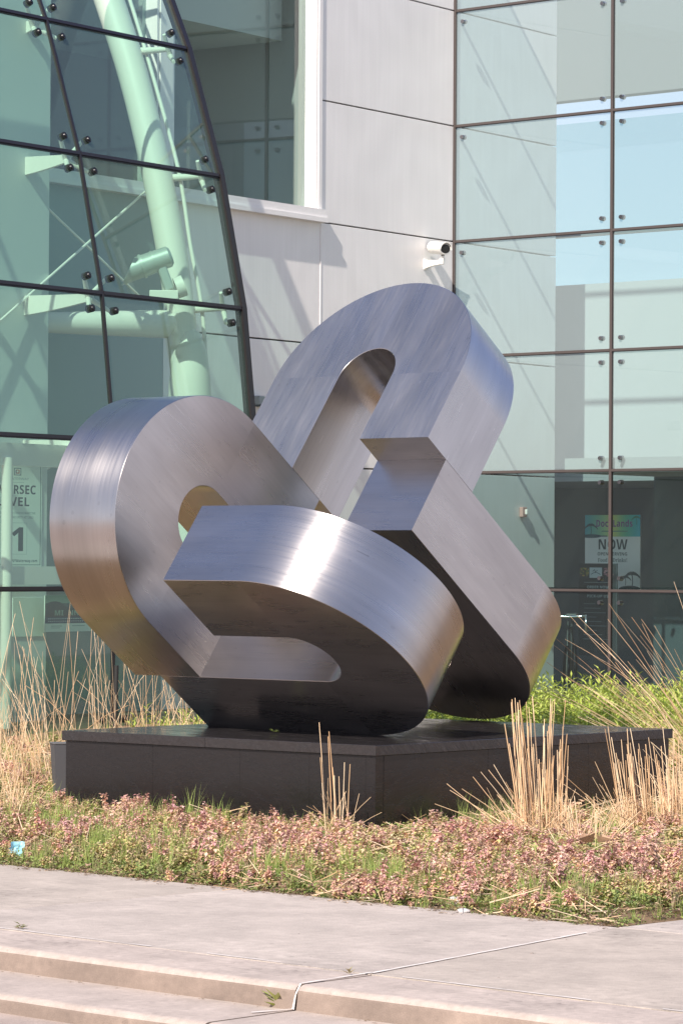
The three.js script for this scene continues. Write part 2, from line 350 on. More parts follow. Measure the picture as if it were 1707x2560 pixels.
const matBoltDark = std({ color: new THREE.Color(0.03, 0.03, 0.032), roughness: 0.3, metalness: 0.6 });
const glassR = phy({ color: new THREE.Color(0.74, 0.88, 0.88), transmission: 0.82, roughness: 0, thickness: 0, ior: 1.52 });
const glassR2 = phy({ color: new THREE.Color(0.62, 0.80, 0.78), transmission: 0.985, roughness: 0, thickness: 0, ior: 1.6 });
const glassL = phy({ color: new THREE.Color(0.57, 0.785, 0.70), transmission: 0.93, roughness: 0, thickness: 0, ior: 1.52 });
const glassW = phy({ color: new THREE.Color(0.60, 0.73, 0.71), transmission: 1, roughness: 0, thickness: 0, ior: 1.6 });
const matInWhite = std({ color: new THREE.Color(0.72, 0.72, 0.70), roughness: 0.8 });
const matInTeal = std({ color: new THREE.Color(0.27, 0.35, 0.33), roughness: 0.8 });
const matInMid = std({ color: new THREE.Color(0.15, 0.17, 0.18), roughness: 0.8 });
const matInPale = std({ color: new THREE.Color(0.40, 0.42, 0.43), roughness: 0.8 });
const matInGrey = std({ color: new THREE.Color(0.30, 0.31, 0.32), roughness: 0.8 });
const matInDark = std({ color: new THREE.Color(0.055, 0.075, 0.085), roughness: 0.7 });
const matSteelWhite = std({ color: new THREE.Color(0.93, 0.83, 0.78), roughness: 0.45 });

// ------------------------------------------------------------------ glass curtain wall on the right
const gp = (k, y, d = 0) => Pc.clone().addScaledVector(dR, k).addScaledVector(nR, -d).setY(y);
{
  const KW = 2.187, cols = [0, KW, 2 * KW, 3 * KW];
  const wall = thing('glass_curtain_wall', 'pale green bolted glass wall in brown joints right of the white wall', 'glass wall', gp(0, 0));
  const boltG = (k, y, out = 0.03, r = 0.028) => [rod(gp(k, y, 0.03), gp(k, y, -out), r, r * 0.8, 16)];
  for (let c = 0; c < 3; c++) for (let l = 0; l < LV.length - 1; l++) {
    const m = 0.016, a = cols[c] + m, b = cols[c + 1] - m, y0 = LV[l] + m, y1 = LV[l + 1] - m;
    const pane = part('glass_pane', quad(gp(a, y0), gp(b, y0), gp(b, y1), gp(a, y1)), l < 2 ? glassR2 : glassR, wall);
    const e = 0.115, spots = c === 0 ? [[cols[0] + 0.12, y1 - e], [b - e, y0 + e], [b - e, y1 - e]] : [[a + e, y0 + e], [a + e, y1 - e], [b - e, y0 + e], [b - e, y1 - e]];
    for (const [k, y] of spots) {
      part('fixing_bolt', boltG(k, y), matBolt, pane);
    }
  }
  for (let l = 0; l < LV.length; l++) for (let c = 0; c < 3; c++) {
    part('joint_strip', [bx(gp((cols[c] + cols[c + 1]) / 2, LV[l], 0.0), dR, UPV, nR, KW - 0.026, 0.026, 0.03)], matBronze, wall);
    part('gasket', [bx(gp((cols[c] + cols[c + 1]) / 2, LV[l] - 0.0175, -0.004), dR, UPV, nR, KW - 0.034, 0.008, 0.03)], matSeam, wall);
  }
  for (const k of cols) part('joint_strip', bx(gp(k, (LV[0] + LV[7]) / 2, 0.0), dR, UPV, nR, 0.034, LV[7] - LV[0] + 0.026, 0.03), matBronze, wall);
  part('gasket', bx(gp(KW + 0.018, (LV[0] + LV[7]) / 2, 0.0), dR, UPV, nR, 0.01, LV[7] - LV[0], 0.026), matSeam, wall);
  part('base_kerb', bx(gp(KW * 1.5, -0.05, 0.05), dR, UPV, nR, KW * 3, 0.28, 0.2), matInGrey, wall);
  // rooms behind the glass
  const room = thing('glass_wall_interior', 'dim lobby with pale floors above seen through the right glass wall', 'interior', gp(3, 0, 3));
  const k0 = 1.52, k1 = 6.5;
  const across = (name, ka, kb, y0, y1, d, mat, th = 0.1) => part(name, bx(gp((ka + kb) / 2, (y0 + y1) / 2, d), dR, UPV, nR, kb - ka, y1 - y0, th), mat, room);
  part('floor', bx(gp(-1.25, 0.06, 4.1), dR, UPV, nR, 15.5, 0.1, 7.9), matInGrey, room);
  part('floor_slab', bx(gp((k0 + k1) / 2, 2.76, 3.96), dR, UPV, nR, k1 - k0, 0.16, 7.8), matInGrey, room);
  part('floor_slab', bx(gp(-3.75, 2.76, 5.6), dR, UPV, nR, 10.4, 0.16, 5.0), matInGrey, room);
  across('back_wall', -9, k1, 0.1, 2.7, 6.2, matInDark);
  part('side_wall', bx(gp(k1, 4.6, 3.3), dR, UPV, nR, 0.1, 9.1, 6.4), matInWhite, room);
  part('column', bx(gp(1.75, 1.4, 1.9), dR, UPV, nR, 0.5, 2.56, 0.3), matInDark, room);
  part('partition', bx(gp(3.8, 1.4, 5.2), dR, UPV, nR, 0.9, 2.56, 0.08), matInGrey, room);
  const door = part('door', bx(gp(4.6, 1.15, 2.4), dR, UPV, nR, 1.0, 2.1, 0.06), matInDark, room);
  part('door_frame', [bx(gp(4.07, 1.15, 2.36), dR, UPV, nR, 0.06, 2.14, 0.1), bx(gp(4.6, 2.23, 2.36), dR, UPV, nR, 1.12, 0.06, 0.1)], matInGrey, door);
  part('wall_panel', bx(gp(3.0, 0.42, 0.9), dR, UPV, nR, 0.5, 0.6, 0.05), matInWhite, room);
  // upper storeys: grey and white walls, rails, a deep soffit wall and a second glazed front at the back
  across('upper_wall', -6, 1.75, 2.84, 5.05, 3.2, matInPale, 0.12);
  across('upper_wall', 1.75, 6.5, 2.84, 5.12, 2.6, matInPale, 0.12);
  across('door_leaf', 2.45, 2.60, 3.6, 4.6, 2.45, matInGrey, 0.05);
  across('spandrel', 2.0, 6.5, 5.75, 6.12, 2.9, matInPale);
  across('upper_soffit', -9, 6.5, 7.45, 9.6, 4.2, matInMid, 0.2);
  for (const y of [5.62]) part('rail', rod(gp(-6, y, 3.0), gp(6.5, y, 3.0), 0.02), matInGrey, room);
  for (const k of [5.2]) part('post', bx(gp(k, 6.4, 3.1), dR, UPV, nR, 0.05, 2.4, 0.05), matSteelWhite, room);
  part('rear_glazing', quad(gp(-9, 2.85, 6.2), gp(6.5, 2.85, 6.2), gp(6.5, 7.5, 6.2), gp(-9, 7.5, 6.2)), glassR2, room);
}

// ------------------------------------------------------------------ white panelled wall with the big window
const wp = (k, y, d = 0) => Pc.clone().addScaledVector(dW, k).addScaledVector(nW, d).setY(y);
{
  const wall = thing('white_panel_wall', 'white metal panelled wall with dark joints between the two glass fronts', 'wall', wp(0, 0));
  const cols = [-2.165, 0.0, 2.56, 5.22, 7.1, 9.6, 12.4], g = 0.008, th = 0.06;
  for (let c = 0; c < cols.length - 1; c++) for (let l = -1; l < LV.length - 1; l++) {
    if (l >= 4 && (c === 2 || c === 3)) continue;                    // the window is here
    const y0 = l < 0 ? -0.1 : LV[l], y1 = LV[l + 1], a = cols[c] + (c === 1 ? 0.03 : 0.003), b = cols[c + 1] - 0.003;
    const geo = bx(wp((a + b) / 2, (y0 + y1) / 2, -th / 2), dW, UPV, nW, b - a, y1 - y0 - 2 * g, th, 0.004);
    part('wall_panel', uvWorld(geo, 0.35, dW, UPV), cols[c] > 5 ? matInTeal : matWhite, wall);
  }
  part('backing', bx(wp(5.1, 2.65, -th - 0.05), dW, UPV, nW, 14.5, 5.27, 0.06), matDark, wall);
  part('backing', bx(wp(0.19, 7.25, -th - 0.05), dW, UPV, nW, 4.7, 3.9, 0.06), matDark, wall);
  part('backing', bx(wp(9.75, 7.25, -th - 0.05), dW, UPV, nW, 5.2, 3.9, 0.06), matDark, wall);
  for (const k of [2.56, 5.22]) part('joint_cover', bx(wp(k, 2.65, 0.001), dW, UPV, nW, 0.018, 5.2, 0.012), matWhite, wall);
  part('joint_cover', bx(wp(2.56, 7.25, 0.001), dW, UPV, nW, 0.018, 3.9, 0.012), matWhite, wall);
  part('corner_trim', bx(wp(0.012, 4.6, 0.006), dW, UPV, nW, 0.024, 9.2, 0.03), matBronze, wall);
  // window
  const sill = 5.42, top = 9.177, win = [[2.66, 5.08], [5.36, 6.98]];
  for (const [a, b] of win) {
    const w = part('window', quad(wp(a, sill, -0.14), wp(b, sill, -0.14), wp(b, top, -0.14), wp(a, top, -0.14)), glassW, wall);
    part('frame', [bx(wp(a - 0.014, (sill + top) / 2, -0.08), dW, UPV, nW, 0.028, top - sill + 0.1, 0.17), bx(wp(b + 0.014, (sill + top) / 2, -0.08), dW, UPV, nW, 0.028, top - sill + 0.1, 0.17)], matWhite, w);
    part('inner_frame', [bx(wp(a + 0.025, (sill + top) / 2, -0.17), dW, UPV, nW, 0.05, top - sill, 0.05), bx(wp(b - 0.025, (sill + top) / 2, -0.17), dW, UPV, nW, 0.05, top - sill, 0.05)], matSteelWhite, w);
  }
  part('window_casing', [bx(wp(2.60, (sill + top) / 2, -0.03), dW, UPV, nW, 0.06, top - sill + 0.1, 0.1), bx(wp(5.22, (sill + top) / 2, -0.03), dW, UPV, nW, 0.2, top - sill + 0.1, 0.1), bx(wp(7.06, (sill + top) / 2, -0.03), dW, UPV, nW, 0.09, top - sill + 0.1, 0.1)], matWhite, wall);
  part('window_sill', [bx(wp(4.82, 5.375, -0.02), dW, UPV, nW, 4.56, 0.085, 0.2), bx(wp(4.83, 5.305, 0.015), dW, UPV, nW, 4.54, 0.05, 0.17)], matWhite, wall);
  // office behind the window
  const office = thing('office_interior', 'dark office with a pale ceiling and light grille behind the upper window', 'interior', wp(5, 5.3, -3));
  part('floor', bx(wp(5, 5.1, -3.6), dW, UPV, nW, 6, 0.1, 6.8), matInWhite, office);
  part('ceiling', bx(wp(5, 8.1, -3.6), dW, UPV, nW, 6, 0.1, 6.6), matInWhite, office);
  part('bulkhead', bx(wp(4.2, 7.65, -1.7), dW, UPV, nW, 3.2, 0.8, 2.4), matInWhite, office);
  part('back_wall', bx(wp(5, 6.9, -6.9), dW, UPV, nW, 6, 3.8, 0.1), matInWhite, office);
  part('side_wall', bx(wp(2.2, 6.9, -3.6), dW, UPV, nW, 0.1, 3.8, 6.6), matInWhite, office);
  part('side_wall', bx(wp(7.9, 6.9, -3.6), dW, UPV, nW, 0.1, 3.8, 6.6), matInWhite, office);
  const grille = part('light_grille', bx(wp(4.2, 8.03, -4.6), dW, UPV, nW, 1.3, 0.04, 0.3), matInWhite, office);
  part('louvre', Array.from({ length: 12 }, (_, i) => bx(wp(3.62 + i * 0.105, 8.0, -4.6), dW, UPV, nW, 0.02, 0.05, 0.28)), matInDark, grille);
}

// ------------------------------------------------------------------ curved glass pavilion on the left
const M0 = V(-2.03, 0, -30.0), hL = dW.clone().negate();
const fp = (s, y, o = 0) => M0.clone().addScaledVector(hL, s).addScaledVector(nW, o).setY(y);
const PLV = [[0.13, 0.0], [1.452, 0.0], [2.777, -0.012], [4.094, -0.159], [5.365, -0.4335], [6.613, -0.836], [7.81, -1.366]];
const offAt = (y) => { for (let i = 0; i < PLV.length - 1; i++) if (y <= PLV[i + 1][0] || i === PLV.length - 2) { const t = (y - PLV[i][0]) / (PLV[i + 1][0] - PLV[i][0]); return PLV[i][1] + t * (PLV[i + 1][1] - PLV[i][1]); } };
{
  const pav = thing('glass_pavilion', 'curved green glass front in dark seams leaning back at the left', 'glass wall', fp(0, 0));
  const SW = 2.11, cols = [-2 * SW, -SW, 0, SW];
  for (let l = 0; l < PLV.length - 1; l++) {
    const [y0, o0] = PLV[l], [y1, o1] = PLV[l + 1], tl = Math.hypot(y1 - y0, o1 - o0), ty = (y1 - y0) / tl, to = (o1 - o0) / tl;
    const at = (s, t, d = 0) => fp(s, y0 + ty * t - to * d * 1, o0 + to * t + ty * d);           // t up the slope, d out of the glass
    const upS = at(0, 1).sub(at(0, 0)).normalize(), outS = at(0, 0, 1).sub(at(0, 0)).normalize();
    for (let c = 0; c < 3; c++) {
      const m = 0.016, a = cols[c] + m, b = cols[c + 1] - m - (c === 2 ? 0.03 : 0);
      const pane = part('glass_pane', quad(at(a, m), at(b, m), at(b, tl - m), at(a, tl - m)), glassL, pav);
      const e = 0.15;
      for (const [s, t] of [[a + e, e], [b - e, e], [a + e, tl - e], [b - e, tl - e]]) {
        part('fixing_bolt', [rod(at(s, t, -0.04), at(s, t, 0.022), 0.037, 0.034, 16), rod(at(s, t, 0.022), at(s, t, 0.034), 0.024, 0.016, 16)], matBoltDark, pane);
      }
      part('joint_strip', [bx(at((cols[c] + cols[c + 1]) / 2, 0, 0), hL, upS, outS, SW - 0.03, 0.032, 0.034), bx(at((cols[c] + cols[c + 1]) / 2, -0.022, -0.004), hL, upS, outS, SW - 0.03, 0.012, 0.02)], matSeam, pav);
    }
    for (const s of [-SW, 0]) part('joint_strip', bx(at(s, tl / 2, 0), hL, upS, outS, 0.03, tl, 0.03), matSeam, pav);
    part('edge_frame', [bx(at(SW - 0.01, tl / 2, -0.02), hL, upS, outS, 0.07, tl + 0.02, 0.09)], matSeam, pav);
    // spider arms behind the nodes
    if (l > 0) for (const s of [-SW, 0, SW - 0.1]) {
      const c0 = at(s, 0, -0.16), ends = [[-0.15, 0.15], [0.15, 0.15], [-0.15, -0.15], [0.15, -0.15]].filter(([x]) => s < 1 || x < 0);
      part('spider_fitting', ends.map(([x, t]) => rod(c0, at(s + x, t, -0.05), 0.028, 0.018, 8)), matSteelWhite, pav);
    }
  }
  // steelwork behind the glass
  const frame = thing('pavilion_steelwork', 'white tubular steel column and arms behind the left green glass', 'steel frame', fp(1.86, 0, -0.8));
  const sC = 1.86, pts = [2.9, 3.6, 4.3, 5.0, 5.7, 6.4, 7.1, 7.9].map((y) => fp(sC, y, offAt(y) - 0.56));
  part('column', new THREE.TubeGeometry(new THREE.CatmullRomCurve3(pts), 60, 0.145, 20), matSteelWhite, frame);
  part('column_foot', new THREE.LatheGeometry([[0.205, 0], [0.215, 1.5], [0.20, 2.25], [0.165, 2.55], [0.10, 2.74], [0.0, 2.80]].map(([x, y]) => new THREE.Vector2(x, y)), 28).translate(...fp(sC, 1.12, -0.6).toArray()).translate(0, 0, 0), matSteelWhite, frame);
  part('cable', new THREE.TubeGeometry(new THREE.CatmullRomCurve3([3.5, 4.1, 4.7, 5.4, 6.2, 7.2, 7.9].map((y, i) => fp(sC + 0.14 + 0.015 * (i % 2), y, offAt(y) - 0.42))), 60, 0.02, 8), matSteelWhite, frame);
  for (let l = 2; l < PLV.length; l++) {
    const [y, o] = PLV[l];
    for (const s of [-SW, 0]) {
      const a = fp(s, y - 0.03, o - 0.12), b = fp(s, y - 0.03, -1.5);
      const sh = new THREE.Shape(); const L = a.distanceTo(b); if (L < 0.25) continue;
      sh.moveTo(0, -0.03); sh.lineTo(0, 0.03); sh.lineTo(L, 0.05); sh.lineTo(L, -0.16); sh.quadraticCurveTo(L * 0.5, -0.14, 0, -0.03);
      part('cantilever_arm', new THREE.ExtrudeGeometry(sh, { depth: 0.04, bevelEnabled: false }).applyMatrix4(basis(nW.clone().negate(), UPV, hL.clone(), a)), matSteelWhite, frame);
    }
    if (l > 2) part('bracket', [rod(fp(sC + 0.1, y, o - 0.5), fp(SW - 0.1, y, o - 0.16), 0.04, 0.025, 8)], matSteelWhite, frame);
  }
  part('strut', rod(fp(sC, 3.95, -0.75), fp(0.4, 3.9, -1.4), 0.14, 0.09, 18), matSteelWhite, frame);
  part('transom_beam', bx(fp(-1.2, 2.63, -0.55), hL, UPV, nW, 3.0, 0.2, 0.1), matSteelWhite, frame);
  part('transom_beam', bx(fp(-1.2, 1.56, -0.55), hL, UPV, nW, 3.0, 0.16, 0.1), matSteelWhite, frame);
  part('tension_rod', [rod(fp(-1.5, 3.2, -0.9), fp(2.0, 5.3, -1.2), 0.012), rod(fp(-1.5, 6.0, -1.2), fp(1.9, 4.2, -1.2), 0.012), rod(fp(0.1, 2.4, -1.2), fp(2.0, 3.1, -1.2), 0.012)], matSteelWhite, frame);
  part('post', rod(fp(-0.87, 0.1, -0.5), fp(-0.87, 2.6, -0.5), 0.05, 0.05, 18), matSteelWhite, frame);
  // white pier that carries the posters
  const pier = single('white_pier', bx(fp(-1.2, 3.4, -1.28), hL, UPV, nW, 3.1, 7.0, 0.42, 0.01), matInWhite, 'bright white pier behind the left green glass, posters on its lower part', 'pier');
  part('pavilion_floor', bx(fp(-1.1, 0.05, -0.8), hL, UPV, nW, 6.4, 0.1, 1.5), matInGrey, frame);
}

// ------------------------------------------------------------------ fittings on and behind the walls
const text = (c, t, x, y, size, o = {}) => { c.font = `${o.weight || 'bold'} ${size}px ${o.font || 'sans-serif'}`; c.fillStyle = o.fill || '#20413f'; c.textAlign = o.align || 'left'; c.textBaseline = 'alphabetic'; if (o.width) { const w = c.measureText(t).width; c.save(); c.translate(x, y); c.scale(o.width / w, 1); c.fillText(t, o.align === 'right' ? 0 : 0, 0); c.restore(); } else c.fillText(t, x, y); };
const sheetOn = (P, n, x0, y0, x1, y1) => {                          // an upright sheet on a wall plane between two sight lines
  const a = hit(x0, y1, P, n), c = hit(x1, y0, P, n), ex = UPV.clone().cross(n).normalize(), w = c.clone().sub(a).dot(ex), h = c.y - a.y;
  return { c: a.clone().add(c).multiplyScalar(0.5), ex, w, h, n };
};
function poster(name, label, cat, sh, map, o = {}) {
  const t = thing(name, label, cat, sh.c.clone().setY(sh.c.y - sh.h / 2));
  part('board', bx(sh.c.clone().addScaledVector(sh.n, -0.006), sh.ex, UPV, sh.n, sh.w, sh.h, 0.012), o.board || matInWhite, t);
  const e = (sx, sy) => sh.c.clone().addScaledVector(sh.ex, sx * sh.w / 2).addScaledVector(UPV, sy * sh.h / 2).addScaledVector(sh.n, 0.002);
  part('print', quad(e(-1, -1), e(1, -1), e(1, 1), e(-1, 1)), std({ map, roughness: 0.7 }), t);
  return t;
}
{
  const pierP = fp(0, 2, -1.062);
  const sh = sheetOn(pierP, nW, -45, 1132, 106, 1433);
  poster('notice_poster', 'white security level notice with large dark numeral 1 on the white pier', 'poster', sh, canvasTex(604, 1204, (c, w, h) => {
    c.fillStyle = '#eef1ea'; c.fillRect(0, 0, w, h);
    c.strokeStyle = '#2c4f4c'; c.lineWidth = 5; c.strokeRect(18, 110, 572, 1010);
    c.fillStyle = '#eef1ea'; c.fillRect(0, 60, 604, 70);
    c.strokeStyle = '#35566a'; c.lineWidth = 7; c.strokeRect(320, 165, 66, 66); c.fillStyle = '#b86a5a'; c.fillRect(333, 178, 40, 40); c.fillStyle = '#eef1ea'; c.fillRect(343, 186, 20, 20); c.fillStyle = '#2f4a78'; c.fillRect(333, 178, 8, 40);
    text(c, 'NY WATERWAY', 190, 280, 32, { fill: '#7d9aa0', weight: 'normal', width: 280 });
    c.fillStyle = '#9db3b3'; c.fillRect(220, 302, 200, 4);
    text(c, 'MARSEC', 150, 418, 122, { fill: '#1f3f44', width: 394 });
    text(c, 'LEVEL', 150, 538, 122, { fill: '#1f3f44', width: 328 });
    text(c, 'IN ACCORDANCE WITH CODE/US MARITIME', 60, 618, 30, { fill: '#5d7d7c', weight: 'normal', width: 480 });
    text(c, 'TRANSPORTATION SECURITY ACT 2002', 90, 660, 30, { fill: '#5d7d7c', weight: 'normal', width: 430 });
    c.lineWidth = 3; c.strokeStyle = '#9ab5b0'; c.strokeRect(150, 705, 302, 310);
    text(c, '1', 282, 985, 330, { fill: '#1f4144' });
    text(c, 'www.NYWaterway.com', 215, 1094, 40, { fill: '#37575a', width: 348 });
  }));
  const sh2 = sheetOn(pierP, nW, 33, 1494, 111, 1592);
  poster('notice_sheet', 'blank white sheet on the white pier below the numeral notice', 'poster', sh2, canvasTex(64, 64, (c) => { c.fillStyle = '#e6ebe2'; c.fillRect(0, 0, 64, 64); }));
  const sh3 = sheetOn(fp(0, 2, -0.95), nW, 113, 1488, 232, 1580);
  poster('event_poster', 'dark landscape picture poster with white lower strip left of the steel ring', 'poster', sh3, canvasTex(480, 372, (c, w, h) => {
    c.fillStyle = '#3d5a60'; c.fillRect(0, 0, w, h); c.fillStyle = '#6f8f86'; c.fillRect(0, 0, w, 80); c.fillStyle = '#2a444d';
    c.beginPath(); c.moveTo(0, 90); c.quadraticCurveTo(120, 20, 200, 110); c.quadraticCurveTo(320, 160, 480, 60); c.lineTo(480, 250); c.lineTo(0, 250); c.fill();
    text(c, 'EA', 300, 130, 70, { fill: '#d9e6de' }); text(c, 'MI', 90, 205, 74, { fill: '#8fa9a0' }); text(c, 'NNA', 230, 205, 74, { fill: '#8fa9a0' });
    c.fillStyle = '#27516b'; c.fillRect(0, 220, w, 66); for (let r = 0; r < 2; r++) for (let i = 0; i < 22; i++) { c.fillStyle = '#b8cdd0'; c.fillRect(30 + i * 19, 234 + r * 26, 12, 9); }
    c.fillStyle = '#e2ebe6'; c.fillRect(0, 286, w, 86); c.fillStyle = '#8fa7a6'; c.fillRect(60, 310, 110, 7); c.fillRect(270, 310, 130, 7); c.fillRect(60, 330, 90, 5);
  }));
}
{
  // serving sign and menu board in the lobby
  const P = gp(2, 1, 4.6), sh = sheetOn(P, nR, 1461, 1287, 1600, 1472);
  poster('serving_sign', 'white NOW OPEN SERVING sign with a turquoise top band behind the right glass', 'sign', sh, canvasTex(700, 930, (c, w, h) => {
    c.fillStyle = '#eef3f0'; c.fillRect(0, 0, w, h);
    const g = c.createLinearGradient(0, 0, w, 0); g.addColorStop(0, '#3aa7b8'); g.addColorStop(0.35, '#a6d5a0'); g.addColorStop(0.5, '#d8dd7c'); g.addColorStop(0.75, '#58c0a0'); g.addColorStop(1, '#16b7cf'); c.fillStyle = g; c.fillRect(0, 0, w, 272);
    const palm = (x, y, s, col) => { c.strokeStyle = col; c.fillStyle = col; c.lineWidth = 9 * s; c.beginPath(); c.moveTo(x, y); c.quadraticCurveTo(x + 12 * s, y - 60 * s, x - 4 * s, y - 120 * s); c.stroke(); c.lineWidth = 11 * s; for (let i = 0; i < 9; i++) { const a = Math.PI * (0.05 + i * 0.115); c.beginPath(); c.moveTo(x - 4 * s, y - 120 * s); c.quadraticCurveTo(x + Math.cos(a) * 50 * s, y - 120 * s - Math.sin(a) * 60 * s, x + Math.cos(a) * 92 * s, y - 120 * s - Math.sin(a) * 50 * s + 52 * s); c.stroke(); } };
    palm(75, 250, 0.95, '#2c5560'); palm(650, 120, 0.7, '#1f8a70');
    c.fillStyle = '#2b5a66'; c.beginPath(); c.ellipse(80, 265, 130, 24, 0, 0, 7); c.fill(); c.fillRect(0, 258, 280, 14);
    text(c, 'DockLands', 135, 148, 116, { fill: '#7c3f8c', width: 470 });
    c.fillStyle = '#5c8d84'; c.fillRect(210, 198, 330, 12);
    text(c, 'NOW', 160, 432, 178, { fill: '#26484a', width: 380 });
    text(c, 'OPEN SERVING', 158, 508, 56, { fill: '#3c605f', width: 382 });
    text(c, 'Food & Drinks!', 165, 590, 66, { fill: '#4a6f6d', font: 'serif', width: 375 });
    palm(600, 890, 1.2, '#21414a'); palm(515, 880, 0.8, '#2a4d55');
    c.fillStyle = '#1f3b44'; c.beginPath(); c.ellipse(570, 930, 140, 46, 0, 0, 7); c.fill();
  }));
  const sh2 = sheetOn(gp(2, 1, 4.0), nR, 1443, 1409, 1542, 1640);
  poster('menu_board', 'black menu board with small pictures in front of the serving sign', 'menu board', sh2, canvasTex(400, 930, (c, w, h) => {
    c.fillStyle = '#1d2628'; c.fillRect(0, 0, w, h); c.strokeStyle = '#39474a'; c.lineWidth = 6; c.strokeRect(6, 6, w - 12, h - 12);
    const pic = (x, y, q) => { for (let i = 0; i < 60; i++) { c.fillStyle = q[Math.floor(rnd() * q.length)]; c.fillRect(x + rnd() * 84, y + rnd() * 76, 18, 14); } };
    pic(10, 40, ['#8b7a35', '#556b2f', '#b99a4a', '#40342a']); c.fillStyle = '#b9c7c9'; c.fillRect(118, 40, 128, 104);
    c.strokeStyle = '#40545a'; c.lineWidth = 6; c.beginPath(); c.moveTo(135, 110); c.quadraticCurveTo(180, 70, 230, 112); c.stroke(); c.beginPath(); c.moveTo(150, 80); c.lineTo(170, 62); c.lineTo(178, 86); c.lineTo(200, 66); c.stroke();
    pic(262, 40, ['#8e5a64', '#c9a0a0', '#5a4a50']); c.fillStyle = '#8d9c9c'; c.fillRect(60, 186, 280, 5);
    text(c, 'ORDER NOW', 92, 250, 40, { fill: '#9fb0b0', width: 220 }); text(c, 'PICK-UP US', 92, 340, 40, { fill: '#8ea0a0', width: 220 });
    for (let i = 0; i < 9; i++) { c.fillStyle = '#5f7072'; c.fillRect(60, 400 + i * 44, 120 + (i * 53) % 150, 7); }
  }), { board: matInDark });
  // bicycle leaning in the lobby, seen from the front
  const q = hit(1424, 1790, gp(1, 0, 0.75), nR).setY(0.115), bf = V(-0.15, 0, 1).normalize(), br = V(bf.z, 0, -bf.x);
  const at = (x, y, z) => q.clone().addScaledVector(br, x).addScaledVector(UPV, y).addScaledVector(bf, z);
  const bike = thing('bicycle', 'dark bicycle with dropped handlebars parked behind the lower right glass', 'bicycle', q.clone());
  const black = std({ color: new THREE.Color(0.02, 0.02, 0.022), roughness: 0.4 }), chrome = std({ color: new THREE.Color(0.7, 0.7, 0.72), metalness: 1, roughness: 0.2 });
  for (const z of [0.5, -0.5]) {
    const w = part('wheel', new THREE.TorusGeometry(0.32, 0.016, 10, 48).applyMatrix4(basis(bf, UPV, br, at(0, 0.34, z))), black, bike);
    part('spoke', Array.from({ length: 14 }, (_, i) => { const a = i * Math.PI / 7; return rod(at(0, 0.34, z), at(0, 0.34 + 0.31 * Math.sin(a), z + 0.31 * Math.cos(a)), 0.0015, 0.0015, 4); }), chrome, w);
  }
  part('frame', [rod(at(0, 0.34, 0.5), at(0, 0.95, 0.33), 0.014), rod(at(0, 0.86, 0.35), at(0, 0.86, -0.15), 0.017), rod(at(0, 0.8, 0.36), at(0, 0.32, -0.08), 0.02), rod(at(0, 0.32, -0.08), at(0, 0.98, -0.2), 0.016), rod(at(0, 0.34, -0.5), at(0, 0.32, -0.08), 0.011), rod(at(0, 0.34, -0.5), at(0, 0.84, -0.17), 0.011)], black, bike);
  part('handlebar', [-1, 1].map((s) => new THREE.TubeGeometry(new THREE.CatmullRomCurve3([at(0, 0.99, 0.38), at(s * 0.18, 1.0, 0.38), at(s * 0.21, 1.0, 0.47), at(s * 0.21, 0.92, 0.52), at(s * 0.21, 0.85, 0.46), at(s * 0.21, 0.84, 0.38)]), 30, 0.014, 8)), chrome, bike);
  part('saddle', new RoundedBoxGeometry(0.14, 0.05, 0.26, 2, 0.02).applyMatrix4(basis(br, UPV, bf, at(0, 1.0, -0.22))), black, bike);
  // fire alarm on the white wall behind the first pane
  const fc = hit(1307, 1280, wp(0, 0, 0.03), nW), fa = thing('alarm_strobe', 'small red and white alarm strobe on the wall behind the first pane', 'alarm', fc.clone());
  const exW = UPV.clone().cross(nW);
  part('housing', bx(fc, exW, UPV, nW, 0.09, 0.115, 0.05, 0.008), std({ color: S(196, 150, 142), roughness: 0.5 }), fa);
  part('lens', bx(fc.clone().addScaledVector(nW, 0.035).addScaledVector(exW, 0.018), exW, UPV, nW, 0.035, 0.06, 0.03, 0.008), matSteelWhite, fa);
}
